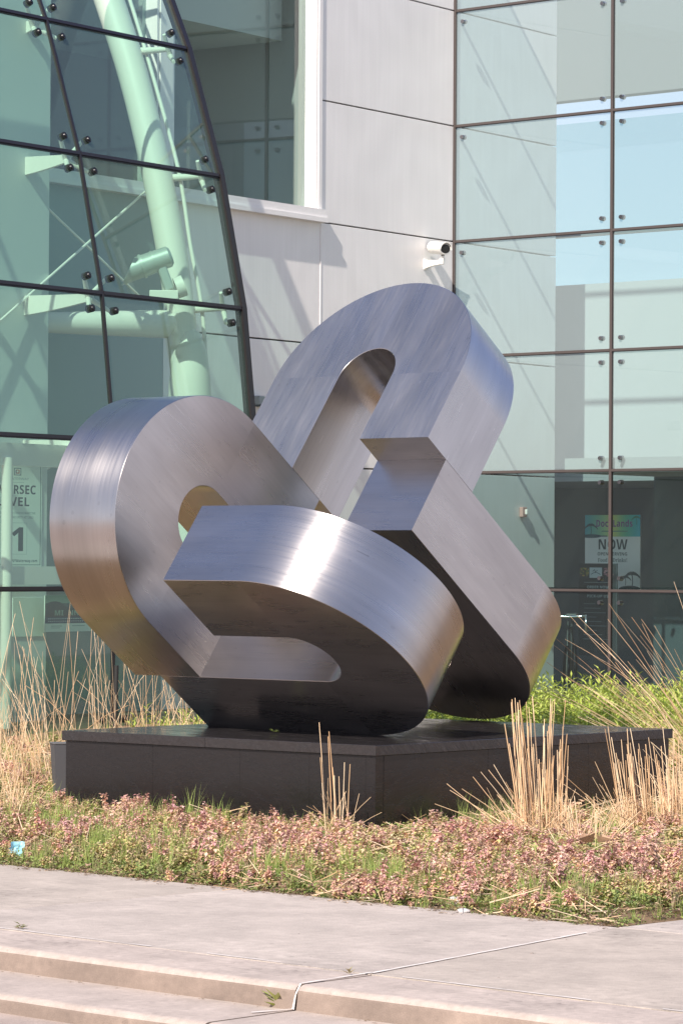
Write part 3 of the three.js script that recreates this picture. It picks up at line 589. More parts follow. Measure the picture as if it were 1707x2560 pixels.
{
  // security camera
  const p = hit(1062, 661, wp(0, 0), nW), ex = UPV.clone().cross(nW), cam = thing('security_camera', 'white security camera on a wall arm beside the glass corner', 'security camera', p.clone());
  const white = std({ color: new THREE.Color(0.80, 0.79, 0.75), roughness: 0.35 }), dark = std({ color: new THREE.Color(0.015, 0.015, 0.015), roughness: 0.12 });
  const at = (o, y, x = 0) => p.clone().addScaledVector(nW, o).addScaledVector(UPV, y).addScaledVector(ex, x);
  part('mounting_plate', bx(at(0.008, 0), ex, UPV, nW, 0.075, 0.12, 0.016, 0.006), white, cam);
  part('plate_screw', [rod(at(0.014, 0.045, 0.02), at(0.02, 0.045, 0.02), 0.006, 0.006, 8), rod(at(0.014, -0.045, 0.02), at(0.02, -0.045, 0.02), 0.006, 0.006, 8)], matBolt, cam);
  const arm = new THREE.Shape(); arm.moveTo(0.01, -0.045); arm.quadraticCurveTo(0.10, -0.012, 0.245, -0.004); arm.lineTo(0.25, 0.055); arm.lineTo(0.215, 0.055); arm.lineTo(0.195, 0.032); arm.lineTo(0.01, 0.04); arm.closePath();
  part('arm', place(new THREE.ExtrudeGeometry(arm, { depth: 0.036, bevelEnabled: true, bevelSize: 0.006, bevelThickness: 0.006, bevelSegments: 2 }), basis(nW, UPV, ex, at(0, 0, -0.018))), white, cam);
  part('swivel', [rod(at(0.235, 0.05), at(0.235, 0.085), 0.016, 0.02, 14), rod(at(0.235, 0.095), at(0.235, 0.125), 0.024, 0.024, 14)], white, cam);
  part('swivel_band', rod(at(0.235, 0.084), at(0.235, 0.097), 0.019, 0.019, 14), dark, cam);
  const c = at(0.205, 0.165), ax = V(0.50, -0.12, 0.86).normalize(), sx = UPV.clone().cross(ax).normalize(), sy = ax.clone().cross(sx);
  const hs = new THREE.Shape(); hs.absellipse(0, 0, 0.066, 0.058, 0, Math.PI * 2, false, 0);
  const body = new THREE.ExtrudeGeometry(hs, { depth: 0.25, bevelEnabled: true, bevelSize: 0.006, bevelThickness: 0.01, bevelSegments: 3, curveSegments: 24 });
  const housing = part('housing', place(body, basis(sx, sy, ax, c.clone().addScaledVector(ax, -0.16))), white, cam);
  const ws = new THREE.Shape(); ws.absellipse(0, 0.003, 0.058, 0.050, 0, Math.PI * 2, false, 0);
  part('front_window', place(new THREE.ExtrudeGeometry(ws, { depth: 0.004, bevelEnabled: false, curveSegments: 24 }), basis(sx, sy, ax, c.clone().addScaledVector(ax, 0.0995))), dark, housing);
  const vs = new THREE.Shape(); vs.absarc(0, 0, 0.074, -0.1, Math.PI + 0.1, false); vs.absarc(0, 0, 0.069, Math.PI + 0.1, -0.1, true);
  part('sun_visor', place(new THREE.ExtrudeGeometry(vs, { depth: 0.29, bevelEnabled: false, curveSegments: 20 }), basis(sx, sy, ax, c.clone().addScaledVector(ax, -0.17))), white, housing);
  // wall lamp between the pavilion and the sculpture
  const lp = hit(640, 1002, wp(0, 0), nW), lamp = thing('wall_lamp', 'small grey wall light low on the white wall beside the arch', 'wall lamp', lp.clone());
  part('body', bx(lp.clone().addScaledVector(nW, 0.05), ex, UPV, nW, 0.13, 0.10, 0.10, 0.015), std({ color: new THREE.Color(0.26, 0.29, 0.30), roughness: 0.4, metalness: 0.4 }), lamp);
  part('shade', bx(lp.clone().addScaledVector(nW, 0.055).addScaledVector(UPV, -0.053), ex, UPV, nW, 0.14, 0.012, 0.115, 0.004), matInDark, lamp);
}
{
  // floodlight on the tubular column
  const c = hit(372, 660, fp(0, 4.24, offAt(4.24) - 0.32), nW), ax = V(-0.93, -0.36, 0.10).normalize(), sx = UPV.clone().cross(ax).normalize(), sy = ax.clone().cross(sx);
  const fl = thing('floodlight', 'pale cylindrical floodlight with a pointed snoot on the tubular column', 'floodlight', c.clone());
  const mat = std({ color: new THREE.Color(0.55, 0.56, 0.54), roughness: 0.4, metalness: 0.3 });
  const at = (z, y = 0, x = 0) => c.clone().addScaledVector(ax, z).addScaledVector(sy, y).addScaledVector(sx, x);
  part('body', [rod(at(-0.20), at(0.06), 0.10, 0.105, 24), rod(at(-0.225), at(-0.20), 0.075, 0.10, 24)], mat, fl);
  part('rim', [rod(at(0.05), at(0.075), 0.116, 0.116, 24), rod(at(-0.06), at(-0.045), 0.11, 0.11, 24)], mat, fl);
  const sn = new THREE.CylinderGeometry(0.104, 0.104, 0.24, 28, 8, true), p = sn.attributes.position;
  for (let i = 0; i < p.count; i++) { const y = p.getY(i), z = p.getZ(i); if (y > -0.1) { const lim = -0.09 + 0.21 * (1 - (z / 0.104 * 0.5 + 0.5)); p.setY(i, Math.min(y, lim)); } }
  sn.computeVertexNormals();
  part('snoot', place(sn, basis(sx, ax, sy.clone(), at(0.19))), std({ color: new THREE.Color(0.5, 0.51, 0.5), roughness: 0.4, metalness: 0.3, side: THREE.DoubleSide }), fl);
  part('yoke', [bx(at(-0.1, -0.17), ax, sy, sx, 0.09, 0.26, 0.13, 0.02)], mat, fl);
  part('ballast_box', bx(at(-0.02, -0.36).add(V(0, 0.04, 0)), X, UPV, Z, 0.27, 0.085, 0.16, 0.01), matSteelWhite, fl);
  part('mounting_disc', rod(at(-0.16, -0.3), at(-0.24, -0.3), 0.10, 0.10, 20), matSteelWhite, fl);
}
{
  // box and stake by the plinth
  const q = gnd(146, 2019), bxs = thing('garden_box', 'grey tapered metal box standing behind the left end of the plinth', 'box', q.clone().setY(0));
  const g = new THREE.CylinderGeometry(0.10, 0.065, 0.42, 4, 1).rotateY(Math.PI / 4 + 0.3).translate(q.x, 0.21, q.z - 0.3);
  part('body', g, std({ color: new THREE.Color(0.085, 0.085, 0.095), roughness: 0.5, flatShading: true }), bxs);
  part('lid', new RoundedBoxGeometry(0.15, 0.012, 0.15, 2, 0.004).rotateY(0.3).translate(q.x, 0.426, q.z - 0.3), std({ color: new THREE.Color(0.12, 0.12, 0.13), roughness: 0.5 }), bxs);
  const s = V(-1.755, 0, -26.2);
  single('garden_stake', rod(s.clone(), s.clone().setY(0.88).add(V(0.012, 0, 0)), 0.02, 0.017, 8), std({ color: new THREE.Color(0.02, 0.02, 0.02), roughness: 0.7 }), 'thin black stake in the dry reeds left of the sculpture', 'stake');
}

// ------------------------------------------------------------------ plants
class Leaves {                                                       // many small folded leaves and thin stems in one mesh
  constructor() { this.p = []; this.c = []; this.n = []; }
  tri(a, b, c, col) { for (const v of [a, b, c]) { this.p.push(v.x, v.y, v.z); this.c.push(col.r, col.g, col.b); } }
  leaf(o, yaw, pitch, len, wid, col, fold = 0.25, bend = 0.2) {
    const d = V(Math.cos(yaw) * Math.cos(pitch), Math.sin(pitch), Math.sin(yaw) * Math.cos(pitch)), side = V(-Math.sin(yaw), 0, Math.cos(yaw)), up = d.clone().cross(side).multiplyScalar(-1);
    const at = (t, w, h) => o.clone().addScaledVector(d, t * len).addScaledVector(side, w * wid).addScaledVector(up, h * wid - bend * t * t * len);
    const m0 = at(0, 0, 0), m1 = at(0.5, 0, -fold * 0.4), tip = at(1, 0, 0), l = at(0.42, 0.5, fold), r = at(0.42, -0.5, fold), c2 = col.clone().multiplyScalar(0.86);
    this.tri(m0, l, m1, col); this.tri(l, tip, m1, col); this.tri(m0, m1, r, c2); this.tri(m1, tip, r, c2);
  }
  blade(o, yaw, lean, len, wid, col, segs = 3, curl = 0.8) {
    let p = o.clone(), a = lean; const side = V(-Math.sin(yaw), 0, Math.cos(yaw));
    let L = p.clone().addScaledVector(side, wid / 2), R = p.clone().addScaledVector(side, -wid / 2);
    for (let i = 0; i < segs; i++) {
      p = p.clone().add(V(Math.cos(yaw) * Math.sin(a), Math.cos(a), Math.sin(yaw) * Math.sin(a)).multiplyScalar(len / segs)); a += curl / segs;
      const w = wid * (1 - (i + 1) / segs) * 0.5, nl = p.clone().addScaledVector(side, w), nr = p.clone().addScaledVector(side, -w);
      this.tri(L, R, nl, col); if (i < segs - 1) this.tri(R, nr, nl, col); L = nl; R = nr;
    }
  }
  stem(a, b, r0, r1, col) {
    const d = b.clone().sub(a).normalize(), s = Math.abs(d.y) > 0.95 ? V(1, 0, 0) : UPV.clone().cross(d).normalize(), t = d.clone().cross(s);
    const k = [0, 1, 2].map((i) => s.clone().multiplyScalar(Math.cos(i * 2.0944)).addScaledVector(t, Math.sin(i * 2.0944)));
    for (let i = 0; i < 3; i++) { const j = (i + 1) % 3, A = a.clone().addScaledVector(k[i], r0), B = a.clone().addScaledVector(k[j], r0), C = b.clone().addScaledVector(k[j], r1), D = b.clone().addScaledVector(k[i], r1); this.tri(A, B, C, col); this.tri(A, C, D, col); }
  }
  geo() {
    const g = new THREE.BufferGeometry();
    g.setAttribute('position', new THREE.Float32BufferAttribute(this.p, 3)); g.setAttribute('color', new THREE.Float32BufferAttribute(this.c, 3)); g.computeVertexNormals();
    return g;
  }
}
const C = (r, g, b) => new THREE.Color().setRGB(r, g, b);
const jit = (c, a = 0.15) => c.clone().multiplyScalar(1 + rr(-a, a));
const leafMat = phy({ vertexColors: true, roughness: 0.75, side: THREE.DoubleSide, transmission: 0.28, thickness: 0 });
const strawMat = std({ vertexColors: true, roughness: 0.8, side: THREE.DoubleSide });
const pinkish = [C(0.60, 0.37, 0.28), C(0.69, 0.47, 0.35), C(0.46, 0.25, 0.22), C(0.75, 0.57, 0.43), C(0.62, 0.41, 0.33), C(0.53, 0.30, 0.29)], creamy = [C(0.76, 0.56, 0.32), C(0.66, 0.50, 0.24), C(0.72, 0.49, 0.34), C(0.46, 0.44, 0.15)], greens = [C(0.24, 0.29, 0.06), C(0.32, 0.35, 0.09), C(0.18, 0.24, 0.05)];
const pick = (a) => a[Math.floor(rnd() * a.length)];
const olive = [C(0.40, 0.42, 0.14), C(0.32, 0.36, 0.10), C(0.50, 0.46, 0.20), C(0.46, 0.36, 0.20), C(0.58, 0.46, 0.28)];
function nettle(h, tone, tops = pinkish) {                                           // whorled square-stemmed weed with drooping tinted tops
  const L = new Leaves(), nS = 2 + Math.floor(rnd() * 2.5);
  for (let s = 0; s < nS; s++) {
    const yaw0 = rr(0, 6.28), lean = rr(0.02, 0.28), hh = h * rr(0.65, 1.05), o = V(rr(-0.025, 0.025), 0, rr(-0.025, 0.025));
    const at = (t) => o.clone().add(V(Math.cos(yaw0) * lean * hh * t * t, hh * t, Math.sin(yaw0) * lean * hh * t * t));
    L.stem(o, at(0.5), 0.0022, 0.002, C(0.30, 0.20, 0.12)); L.stem(at(0.5), at(1), 0.002, 0.0015, C(0.36, 0.18, 0.16));
    const wh = 8;
    for (let i = 0; i < wh; i++) {
      const t = 0.16 + 0.84 * Math.pow(i / (wh - 1), 0.75), top = t > 0.5, size = top ? 0.035 - 0.013 * (t - 0.5) * 2 : 0.034, kinds = t > 0.62 ? (rnd() < tone * 0.25 ? creamy : tops) : t > 0.38 ? (rnd() < tone * 0.75 ? creamy : rnd() < 0.3 ? greens : tops) : rnd() < 0.72 ? greens : creamy;
      for (let q = 0; q < 4; q++) L.leaf(at(t).add(V(rr(-0.006, 0.006), rr(-0.009, 0.009), rr(-0.006, 0.006))), yaw0 + i * 0.785 + q * 1.5708 + rr(-0.5, 0.5), rr(-0.7, 0.4) + (i === wh - 1 ? 0.6 : 0), size * rr(0.8, 1.15), size * 0.72, jit(pick(kinds)), 0.2, 0.25);
    }
  }
  return L.geo();
}
function grassTuft(n, h, cols, wid = 0.006) { const L = new Leaves(); for (let i = 0; i < n; i++) L.blade(V(rr(-0.03, 0.03), 0, rr(-0.03, 0.03)), rr(0, 6.28), rr(0.02, 0.45), h * rr(0.5, 1.1), wid * rr(0.7, 1.2), jit(pick(cols), 0.2), 3, rr(0.2, 1.1)); return L.geo(); }
function lowLeaves(n, cols) { const L = new Leaves(); for (let i = 0; i < n; i++) L.leaf(V(rr(-0.05, 0.05), rr(0.004, 0.04), rr(-0.05, 0.05)), rr(0, 6.28), rr(-0.1, 0.9), rr(0.014, 0.028), rr(0.010, 0.018), jit(pick(cols), 0.2), 0.2, 0.2); return L.geo(); }
function strawBit() { const L = new Leaves(); for (let i = 0; i < 9; i++) { const a = rr(0, 6.28), l = rr(0.05, 0.22), o = V(rr(-0.08, 0.08), rr(0.0, 0.05), rr(-0.08, 0.08)); L.stem(o, o.clone().add(V(Math.cos(a) * l, rr(-0.01, 0.06), Math.sin(a) * l)), 0.0022, 0.0014, jit(pick([C(0.60, 0.42, 0.26), C(0.50, 0.32, 0.18), C(0.68, 0.54, 0.38)]), 0.2)); } return L.geo(); }
function scatter(name, label, category, geos, mat, places) {        // one countless ground cover, spread over a few shapes
  const g = thing(name, label, category); g.userData.kind = 'stuff';
  geos.forEach((geo, k) => {
    const mine = places.filter((_, i) => i % geos.length === k), m = new THREE.InstancedMesh(geo, mat, mine.length); m.name = name + '_patch'; m.userData.kind = 'stuff'; shade(m);
    const M = new THREE.Matrix4(), q = new THREE.Quaternion(), e = new THREE.Euler();
    mine.forEach((pl, i) => { e.set(rr(-0.15, 0.15), rr(0, 6.28), rr(-0.15, 0.15)); q.setFromEuler(e); const s = pl.s; M.compose(pl.p, q, V(s, s * (pl.h || 1), s)); m.setMatrixAt(i, M); m.setColorAt(i, pl.c || C(1, 1, 1)); });
    g.add(m);
  });
  return g;
}
const visible = (p) => { const d = p.clone().setY(0.1).sub(camera.position), z = d.dot(camFwd); return Math.abs(d.dot(camRight) / z) < 0.118; };
const greenness = (p) => fbm(p.x * 0.75 + 3, p.z * 0.9, 3) + 0.26 * Math.exp(-Math.pow((p.x + 1.0) / 0.9, 2) - Math.pow((p.z + 19.3) / 0.8, 2));
const at0 = (u, w) => { const p = site(u, w); p.y = w < 0.1 || u > -0.2 ? -0.015 : bedH(p); return p; };
{
  const net = [], net2 = [], gr = [], low = [], straw = [];
  for (let i = 0; i < 90000; i++) {
    const u = rr(-11, -0.02), w = Math.pow(rnd(), 1.25) * 13, p = at0(u, w);
    if (!visible(p) || inPlinth(p, 0.012)) continue;
    const g = greenness(p), far = THREE.MathUtils.smoothstep(w, 3, 8), bare = fbm(p.x * 1.4, p.z * 1.4, 2, 5) + (u > -1.0 && w < 0.9 ? -0.22 : 0);
    const edge = Math.min(1, w / 0.5) * Math.min(1, -u / 0.35);
    const r = rnd();
    if (r < 0.27) { if (bare > -0.17 && rnd() < (g < 0.03 ? 0.95 : 0.45) * (1 - 0.55 * far) * (0.35 + 0.65 * edge)) { const tint = 0.95 + 0.4 * rnd(); (fbm(p.x * 1.1 + 8, p.z * 1.3, 3, 3) + rr(-0.12, 0.12) + (p.x < -0.6 ? 0.05 : 0) > 0.06 ? net2 : net).push({ p, s: (0.6 + 0.4 * edge) * rr(0.65, 1.2) * (0.9 + 0.7 * fbm(p.x * 2.2, p.z * 2.2, 2, 6)), h: rr(0.6, 1.05) * (1 - 0.25 * THREE.MathUtils.smoothstep(w, 2.0, 3.2)), c: C(tint, tint * rr(0.9, 1.05), tint * rr(0.9, 1.1)) }); } }
    else if (r < 0.40) { if (rnd() < (g > 0.03 ? 0.95 : 0.26) * (1 - 0.4 * far)) gr.push({ p, s: rr(0.6, 1.15) * (0.5 + 0.5 * edge), h: g > 0.05 ? 1.25 : 1 }); }
    else if (r < 0.60) { if (rnd() < 0.55 && w < 5) low.push({ p, s: rr(0.8, 1.5) * (edge < 0.9 ? 0.85 : 1.1) }); }
    else if (r < 0.72) { if (rnd() < (w > 1.6 ? 0.18 + 0.7 * far : 0.07)) straw.push({ p, s: rr(0.8, 1.5) }); }
  }
  scatter('pink_weeds', 'low mass of pink and purple tinted weeds filling the bed before the plinth', 'weeds', Array.from({ length: 14 }, (_, i) => nettle(rr(0.10, 0.22), [0.3, 0.6, 0.95][i % 3])), leafMat, net);
  scatter('olive_weeds', 'patches of duller olive and straw coloured weeds among the pink ones', 'weeds', Array.from({ length: 8 }, (_, i) => nettle(rr(0.09, 0.18), [0.3, 0.6, 0.9][i % 3], olive)), leafMat, net2);
  scatter('grass', 'short green grass growing between the pink weeds', 'grass', [grassTuft(16, 0.16, [C(0.26, 0.34, 0.07), C(0.34, 0.41, 0.11), C(0.19, 0.27, 0.05)]), grassTuft(14, 0.13, [C(0.34, 0.36, 0.14), C(0.24, 0.30, 0.08), C(0.42, 0.38, 0.20)]), grassTuft(20, 0.2, [C(0.28, 0.38, 0.08), C(0.37, 0.45, 0.13)], 0.005), grassTuft(16, 0.15, [C(0.44, 0.36, 0.22), C(0.36, 0.30, 0.14)], 0.004)], leafMat, gr);
  scatter('low_green_leaves', 'tiny green leaves hugging the soil along the pavement edge', 'ground cover', [lowLeaves(26, [C(0.20, 0.28, 0.06), C(0.28, 0.33, 0.08)]), lowLeaves(26, [C(0.34, 0.30, 0.12), C(0.22, 0.27, 0.07), C(0.46, 0.30, 0.2)]), lowLeaves(22, [C(0.16, 0.24, 0.06), C(0.30, 0.36, 0.1)])], leafMat, low);
  scatter('straw_litter', 'broken tan straw lying among the reeds around the plinth', 'straw', [strawBit(), strawBit(), strawBit(), strawBit()], strawMat, straw);
}
// bits of dead leaf, grit and soil spilled along the pavement edge and in the kerb angle
{
  const bit = (cols, l) => { const L = new Leaves(); for (let i = 0; i < 7; i++) L.leaf(V(rr(-0.04, 0.04), rr(0.001, 0.006), rr(-0.04, 0.04)), rr(0, 6.28), rr(-0.05, 0.3), l * rr(0.5, 1.2), l * rr(0.3, 0.6), jit(pick(cols), 0.3), 0.2, 0.3); return L.geo(); };
  const pl = [];
  for (let i = 0; i < 420; i++) { const p = site(rr(-6, 0), -Math.abs(rr(-1, 1) * rr(0, 1)) * 0.22 + 0.04, 0.002); if (visible(p)) pl.push({ p, s: rr(0.3, 0.9) }); }
  for (let i = 0; i < 120; i++) { const p = site(rr(-6, 3), -2.615 + rr(-0.03, 0.004), -0.105); if (visible(p)) pl.push({ p, s: rr(0.15, 0.4) }); }
  for (let i = 0; i < 60; i++) { const p = site(rr(-6, 3), rr(-2.5, -0.2), 0.002); if (visible(p)) pl.push({ p, s: rr(0.1, 0.25) }); }
  scatter('leaf_litter', 'scraps of dead leaf and soil spilled along the pavement edge', 'leaf litter', [bit([C(0.34, 0.24, 0.16), C(0.46, 0.32, 0.2)], 0.022), bit([C(0.24, 0.18, 0.13), C(0.4, 0.3, 0.22)], 0.012), bit([C(0.5, 0.36, 0.24), C(0.3, 0.22, 0.14)], 0.03)], leafMat, pl);
}
// dry reeds
const strawCols = [C(0.76, 0.54, 0.33), C(0.66, 0.44, 0.25), C(0.84, 0.66, 0.45), C(0.56, 0.35, 0.19), C(0.80, 0.58, 0.37)];
function stalkGeo(o, dir, len, r, bend, col) {                       // a jointed dry stalk: four-sided, slightly bent, ends cut
  const L = [], seg = 4, side = V(-dir.z, 0, dir.x); if (side.lengthSq() < 1e-4) side.set(1, 0, 0); side.normalize();
  let p = o.clone(), d = dir.clone().normalize(); const pos = [], colr = [], idx = [], dropDir = V(dir.x, 0, dir.z); if (dropDir.lengthSq() > 1e-6) dropDir.normalize();
  for (let i = 0; i <= seg; i++) {
    const rad = r * (1 - 0.45 * i / seg), t = d.clone().cross(side).normalize();
    for (let k = 0; k < 4; k++) { const a = k * Math.PI / 2, v = p.clone().addScaledVector(side, Math.cos(a) * rad).addScaledVector(t, Math.sin(a) * rad), f = (i % 2 ? 0.93 : 1.04); pos.push(v.x, v.y, v.z); colr.push(col.r * f, col.g * f, col.b * f); }
    d = d.clone().addScaledVector(dropDir, bend / seg).add(V(0, -bend * 0.55 / seg, 0)).normalize(); p = p.clone().addScaledVector(d, len / seg);
  }
  for (let i = 0; i < seg; i++) for (let k = 0; k < 4; k++) { const a = i * 4 + k, b = i * 4 + (k + 1) % 4; idx.push(a, b, b + 4, a, b + 4, a + 4); }
  const e = seg * 4; idx.push(e, e + 1, e + 2, e, e + 2, e + 3);
  const g = new THREE.BufferGeometry(); g.setAttribute('position', new THREE.Float32BufferAttribute(pos, 3)); g.setAttribute('color', new THREE.Float32BufferAttribute(colr, 3)); g.setIndex(idx); g.computeVertexNormals();
  return g;
}
const lean = (yaw, a) => V(Math.cos(yaw) * Math.sin(a), Math.cos(a), Math.sin(yaw) * Math.sin(a));
function frontClump(label, o, n, spread, hMin, hMax, r, o2 = {}) {
  const t = thing('reed_clump', label, 'dry reeds', o.clone(), 'clumps of dry reeds');
  for (let i = 0; i < n; i++) {
    const b = o.clone().add(V(rr(-spread, spread), -0.02, rr(-0.12, 0.12)));
    const k = (b.x - o.x) / spread, h = rr(hMin, hMax);
    part('stalk', stalkGeo(b, lean(rnd() < 0.5 ? 0 : Math.PI, 0).add(V(k * 0.05 + rr(-0.07, 0.05) + (o2.tilt || 0), 0, rr(-0.05, 0.05))), h, r * rr(0.7, 1.2), rr(0, 0.05), jit(pick(strawCols), 0.15)), strawMat, t);
  }
  const splay = [];
  for (let i = 0; i < (o2.splay || 0); i++) { const b = o.clone().add(V(rr(-spread, spread * 0.6), 0, rr(-0.1, 0.12))), a = rr(0.4, 1.15); part('stalk', stalkGeo(b, V(-Math.sin(a), Math.cos(a), rr(-0.2, 0.3)), rr(0.3, 0.62), r * 0.7, rr(-0.05, 0.25), jit(pick(strawCols), 0.15)), strawMat, t); }
  for (let i = 0; i < (o2.litter || 0); i++) { const b = o.clone().add(V(rr(-spread * 1.3, spread * 1.3), 0, rr(-0.16, 0.16))), a = rr(0, 6.28), q = rr(0.05, 0.9); splay.push(stalkGeo(b, lean(a, q), rr(0.12, 0.4), 0.0022, rr(0, 0.4), jit(pick(strawCols), 0.25))); }
  if (splay.length) tag(part('straw_tangle', splay, strawMat, t), null, null, null, 'stuff');
  return t;
}
const soil = (x, y, z) => { const p = gnd(x, y); p.y = bedH(p); return p; };
frontClump('thin cluster of a few dry reeds before the plinth corner', soil(842, 2092), 10, 0.07, 0.35, 0.80, 0.0042, { litter: 26, splay: 0, tilt: -0.03 });
frontClump('tall tan reed clump before the right face of the plinth', soil(1352, 2105), 66, 0.15, 0.40, 0.92, 0.0045, { splay: 14, litter: 170, tilt: -0.03 });
frontClump('broad tan reed clump at the far right end of the plinth', soil(1632, 2085), 70, 0.20, 0.35, 0.72, 0.0042, { splay: 8, litter: 190, tilt: -0.06 });
frontClump('short sparse reed stubble between the two tan reed clumps', soil(1465, 2130), 12, 0.09, 0.2, 0.36, 0.0045, { litter: 60 });
function backClump(label, o, n, spread, hMin, hMax, aMax, o2 = {}) {
  const geos = [];
  for (let i = 0; i < n; i++) {
    const b = o.clone().add(V(rr(-spread, spread), 0, rr(-spread, spread))); if (inPlinth(b, 0.02)) continue; b.y = bedH(b) - 0.02;
    const yaw = o2.yaw !== undefined ? o2.yaw + rr(-0.5, 0.5) : rr(0, 6.28), a = o2.aMin !== undefined ? rr(o2.aMin, aMax) : Math.abs(rr(-1, 1) * rr(0, 1)) * aMax;
    geos.push(stalkGeo(b, lean(yaw, a), rr(hMin, hMax) * (rnd() < 0.3 ? rr(0.4, 0.8) : 1), rr(0.0013, 0.0032), rr(0, 1) * rr(0, 1) * (o2.bend ? 1.6 * o2.bend : 1.1), jit(pick(strawCols), 0.2)));
  }
  const t = thing('reed_clump', label, 'dry reeds', o.clone(), 'clumps of dry reeds');
  tag(part('stalks', geos, strawMat, t), null, null, null, 'stuff');
  return t;
}
const backReeds = [[-2.62, -23.7, 'dry reeds at the left picture edge before the green glass'], [-2.28, -24.4, 'upright dry reeds under the numeral notice'], [-1.98, -25.0, 'tall dry reeds just left of the black stake'], [-1.62, -25.3, 'dense dry reeds right of the black stake'], [-1.30, -25.6, 'dry reeds under the lower left edge of the steel ring'], [-2.55, -25.4, 'dry reeds under the blank white sheet'], [-1.05, -26.2, 'last dry reeds at the left beside the foot of the front loop'], [-2.35, -23.1, 'low dry reeds beside the grey tapered box']];
backReeds.forEach(([x, z, label], i) => backClump(label, V(x, bedH(V(x, 0, z)), z), i === 7 ? 45 : 44, 0.26, 0.45, i > 3 ? 0.95 : 1.4, 0.5));
backClump('large clump of long dry grass arching left at the right picture edge', V(2.82, bedH(V(2.82, 0, -24.6)), -24.6), 95, 0.22, 1.1, 1.75, 1.05, { yaw: Math.PI + 0.1, aMin: 0.35, bend: 0.5 });
backClump('tangled dry grass right of the plinth', V(2.62, bedH(V(2.62, 0, -22.9)), -22.9), 150, 0.26, 0.3, 0.7, 1.0);
backClump('dry grass in the lower right behind the broad reed clump', V(2.3, bedH(V(2.3, 0, -21.9)), -21.9), 110, 0.22, 0.25, 0.5, 0.9);
backClump('matted dry grass left of the plinth front', V(-2.3, bedH(V(-2.3, 0, -21.9)), -21.9), 130, 0.3, 0.2, 0.45, 1.1);
// green leafy shoots behind the plinth
{
  const shoot = () => { const L = new Leaves(), h = rr(0.28, 0.44), o = V(0, 0, 0), col = [C(0.40, 0.50, 0.06), C(0.48, 0.57, 0.10), C(0.30, 0.40, 0.05), C(0.55, 0.62, 0.16)]; L.stem(o, V(0, h, 0), 0.003, 0.002, C(0.2, 0.28, 0.06)); for (let i = 0; i < 22; i++) { const t = 0.1 + 0.9 * i / 21; L.leaf(V(0, h * t, 0), i * 2.4 + rr(-0.3, 0.3), rr(0.1, 0.7) + (t > 0.85 ? 0.5 : 0), rr(0.07, 0.11) * (1.1 - 0.4 * t), 0.018, jit(pick(col), 0.2), 0.25, 0.3); } return L.geo(); };
  const pl = [];
  for (let i = 0; i < 1500; i++) {
    const p = V(rr(0.5, 4.2), 0, rr(-31, -25.2)); if (inPlinth(p, 0.05)) continue; p.y = bedH(p);
    if (!visible(p) || p.clone().sub(Pc).dot(nR) < 0.5) continue;
    pl.push({ p, s: rr(0.75, 1.15) });
  }
  for (let i = 0; i < 170; i++) { const p = V(rr(-1.6, -0.75), 0, rr(-27.5, -25.6)); p.y = bedH(p); if (!inPlinth(p, 0.03)) pl.push({ p, s: rr(0.5, 0.95) }); }
  scatter('green_shoots', 'fresh bright green leafy shoots growing behind the plinth', 'leafy plants', [shoot(), shoot(), shoot(), shoot(), shoot()], leafMat, pl);
}
// single weeds and small finds
function sprout(label, o, n, len, cols, up = 0.7) { const L = new Leaves(); for (let i = 0; i < n; i++) L.leaf(o.clone().add(V(0, i * 0.002, 0)), i * 2.4 + rr(-0.3, 0.3), rr(up - 0.3, up + 0.3), len * rr(0.7, 1.1), len * 0.3, jit(pick(cols)), 0.25, 0.2); return single('weed', L.geo(), leafMat, label, 'weed'); }
sprout('yellow green weed sprouting in the kerb joint on the step', gnd(693, 2520, -0.11), 14, 0.085, [C(0.36, 0.42, 0.08), C(0.28, 0.36, 0.07), C(0.46, 0.48, 0.14)], 0.85);
sprout('tiny weed where the white pavement joints meet', gnd(872, 2436, 0.0), 7, 0.035, [C(0.40, 0.36, 0.12), C(0.46, 0.36, 0.18)], 0.9);
sprout('small reddish weed in the kerb joint at the left picture edge', gnd(52, 2322, 0.0), 10, 0.04, [C(0.36, 0.26, 0.12), C(0.26, 0.28, 0.08)], 0.4);
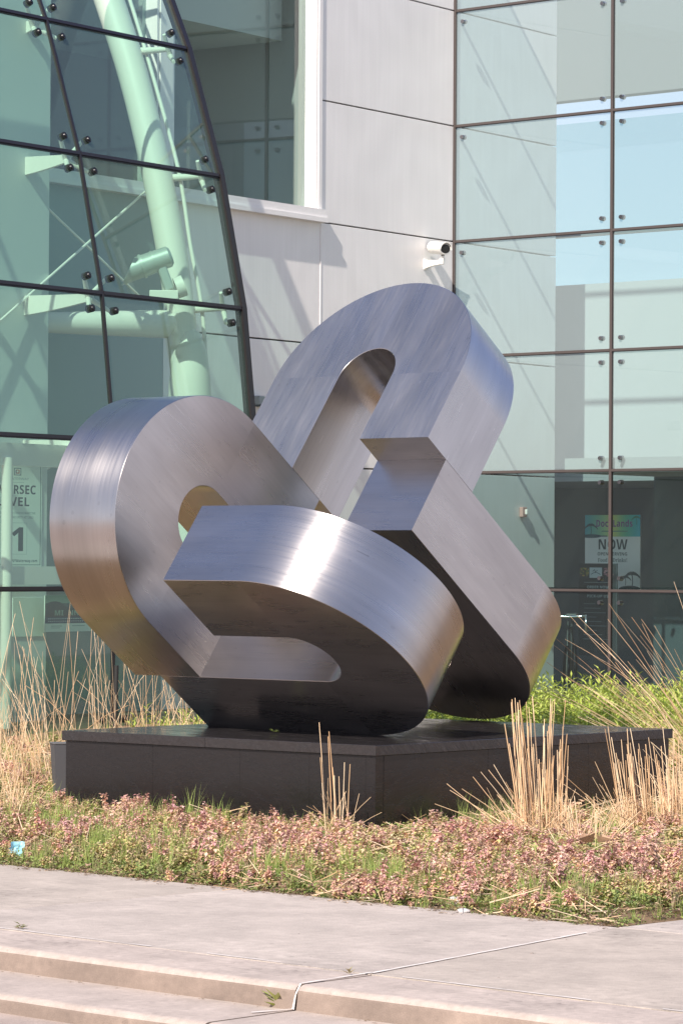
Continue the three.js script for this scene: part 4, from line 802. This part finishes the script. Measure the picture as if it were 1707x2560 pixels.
sprout('little two leaved seedling on the plinth top before the front loop', gnd(684, 1834, plinthTop).add(V(0, 0.012, 0)), 5, 0.045, [C(0.38, 0.46, 0.12), C(0.30, 0.40, 0.1)], 0.35);
function rock(name, label, cat, o, r, mat, sy = 0.6) { const g = new THREE.IcosahedronGeometry(r, 3), p = g.attributes.position; for (let i = 0; i < p.count; i++) { const v = V().fromBufferAttribute(p, i), k = 1 + 0.35 * fbm(v.x / r * 1.3 + o.x * 9, v.z / r * 1.3 + v.y / r, 3); p.setXYZ(i, v.x * k * 1.3, v.y * k * sy, v.z * k); } g.computeVertexNormals(); g.translate(o.x, o.y + r * sy * 0.5, o.z); return single(name, g, mat, label, cat); }
const stoneMat = std({ color: new THREE.Color(0.58, 0.55, 0.55), roughness: 0.8, bumpMap: concreteBump, bumpScale: 0.003 });
rock('stone', 'larger pale stone at the pavement edge of the bed', 'stone', gnd(1133, 2262), 0.034, stoneMat, 0.8);
rock('stone', 'smaller flat stone just right of the larger pale stone', 'stone', gnd(1156, 2281), 0.026, stoneMat, 0.5);
{
  const o = gnd(38, 2152), g = new THREE.PlaneGeometry(0.075, 0.11, 8, 10), p = g.attributes.position;
  for (let i = 0; i < p.count; i++) p.setXYZ(i, p.getX(i) + 0.02 * n2(p.getY(i) * 40, 3), p.getY(i) * 0.85 + 0.055, 0.035 * n2(p.getX(i) * 50, p.getY(i) * 40) - 0.02 * Math.cos(p.getX(i) * 30));
  g.computeVertexNormals(); g.translate(o.x, o.y, o.z - 0.06);
  single('wrapper', g, std({ color: S(150, 205, 226), roughness: 0.35, side: THREE.DoubleSide }), 'crumpled light blue wrapper in the weeds at the left edge', 'litter');
  const L = new Leaves(), q = soil(1480, 2165); q.y += 0.13; L.leaf(q, 2.4, 0.5, 0.12, 0.09, C(0.55, 0.34, 0.2), 0.5, 0.3); L.leaf(q.clone().add(V(0.03, 0, 0)), 0.6, 0.7, 0.09, 0.07, C(0.6, 0.4, 0.26), 0.5, 0.5);
  single('dead_leaf', L.geo(), leafMat, 'curled brown dead leaf on the weeds at the lower right', 'leaf');
}

// ------------------------------------------------------------------ finish
clean();
renderer.render(scene, camera);
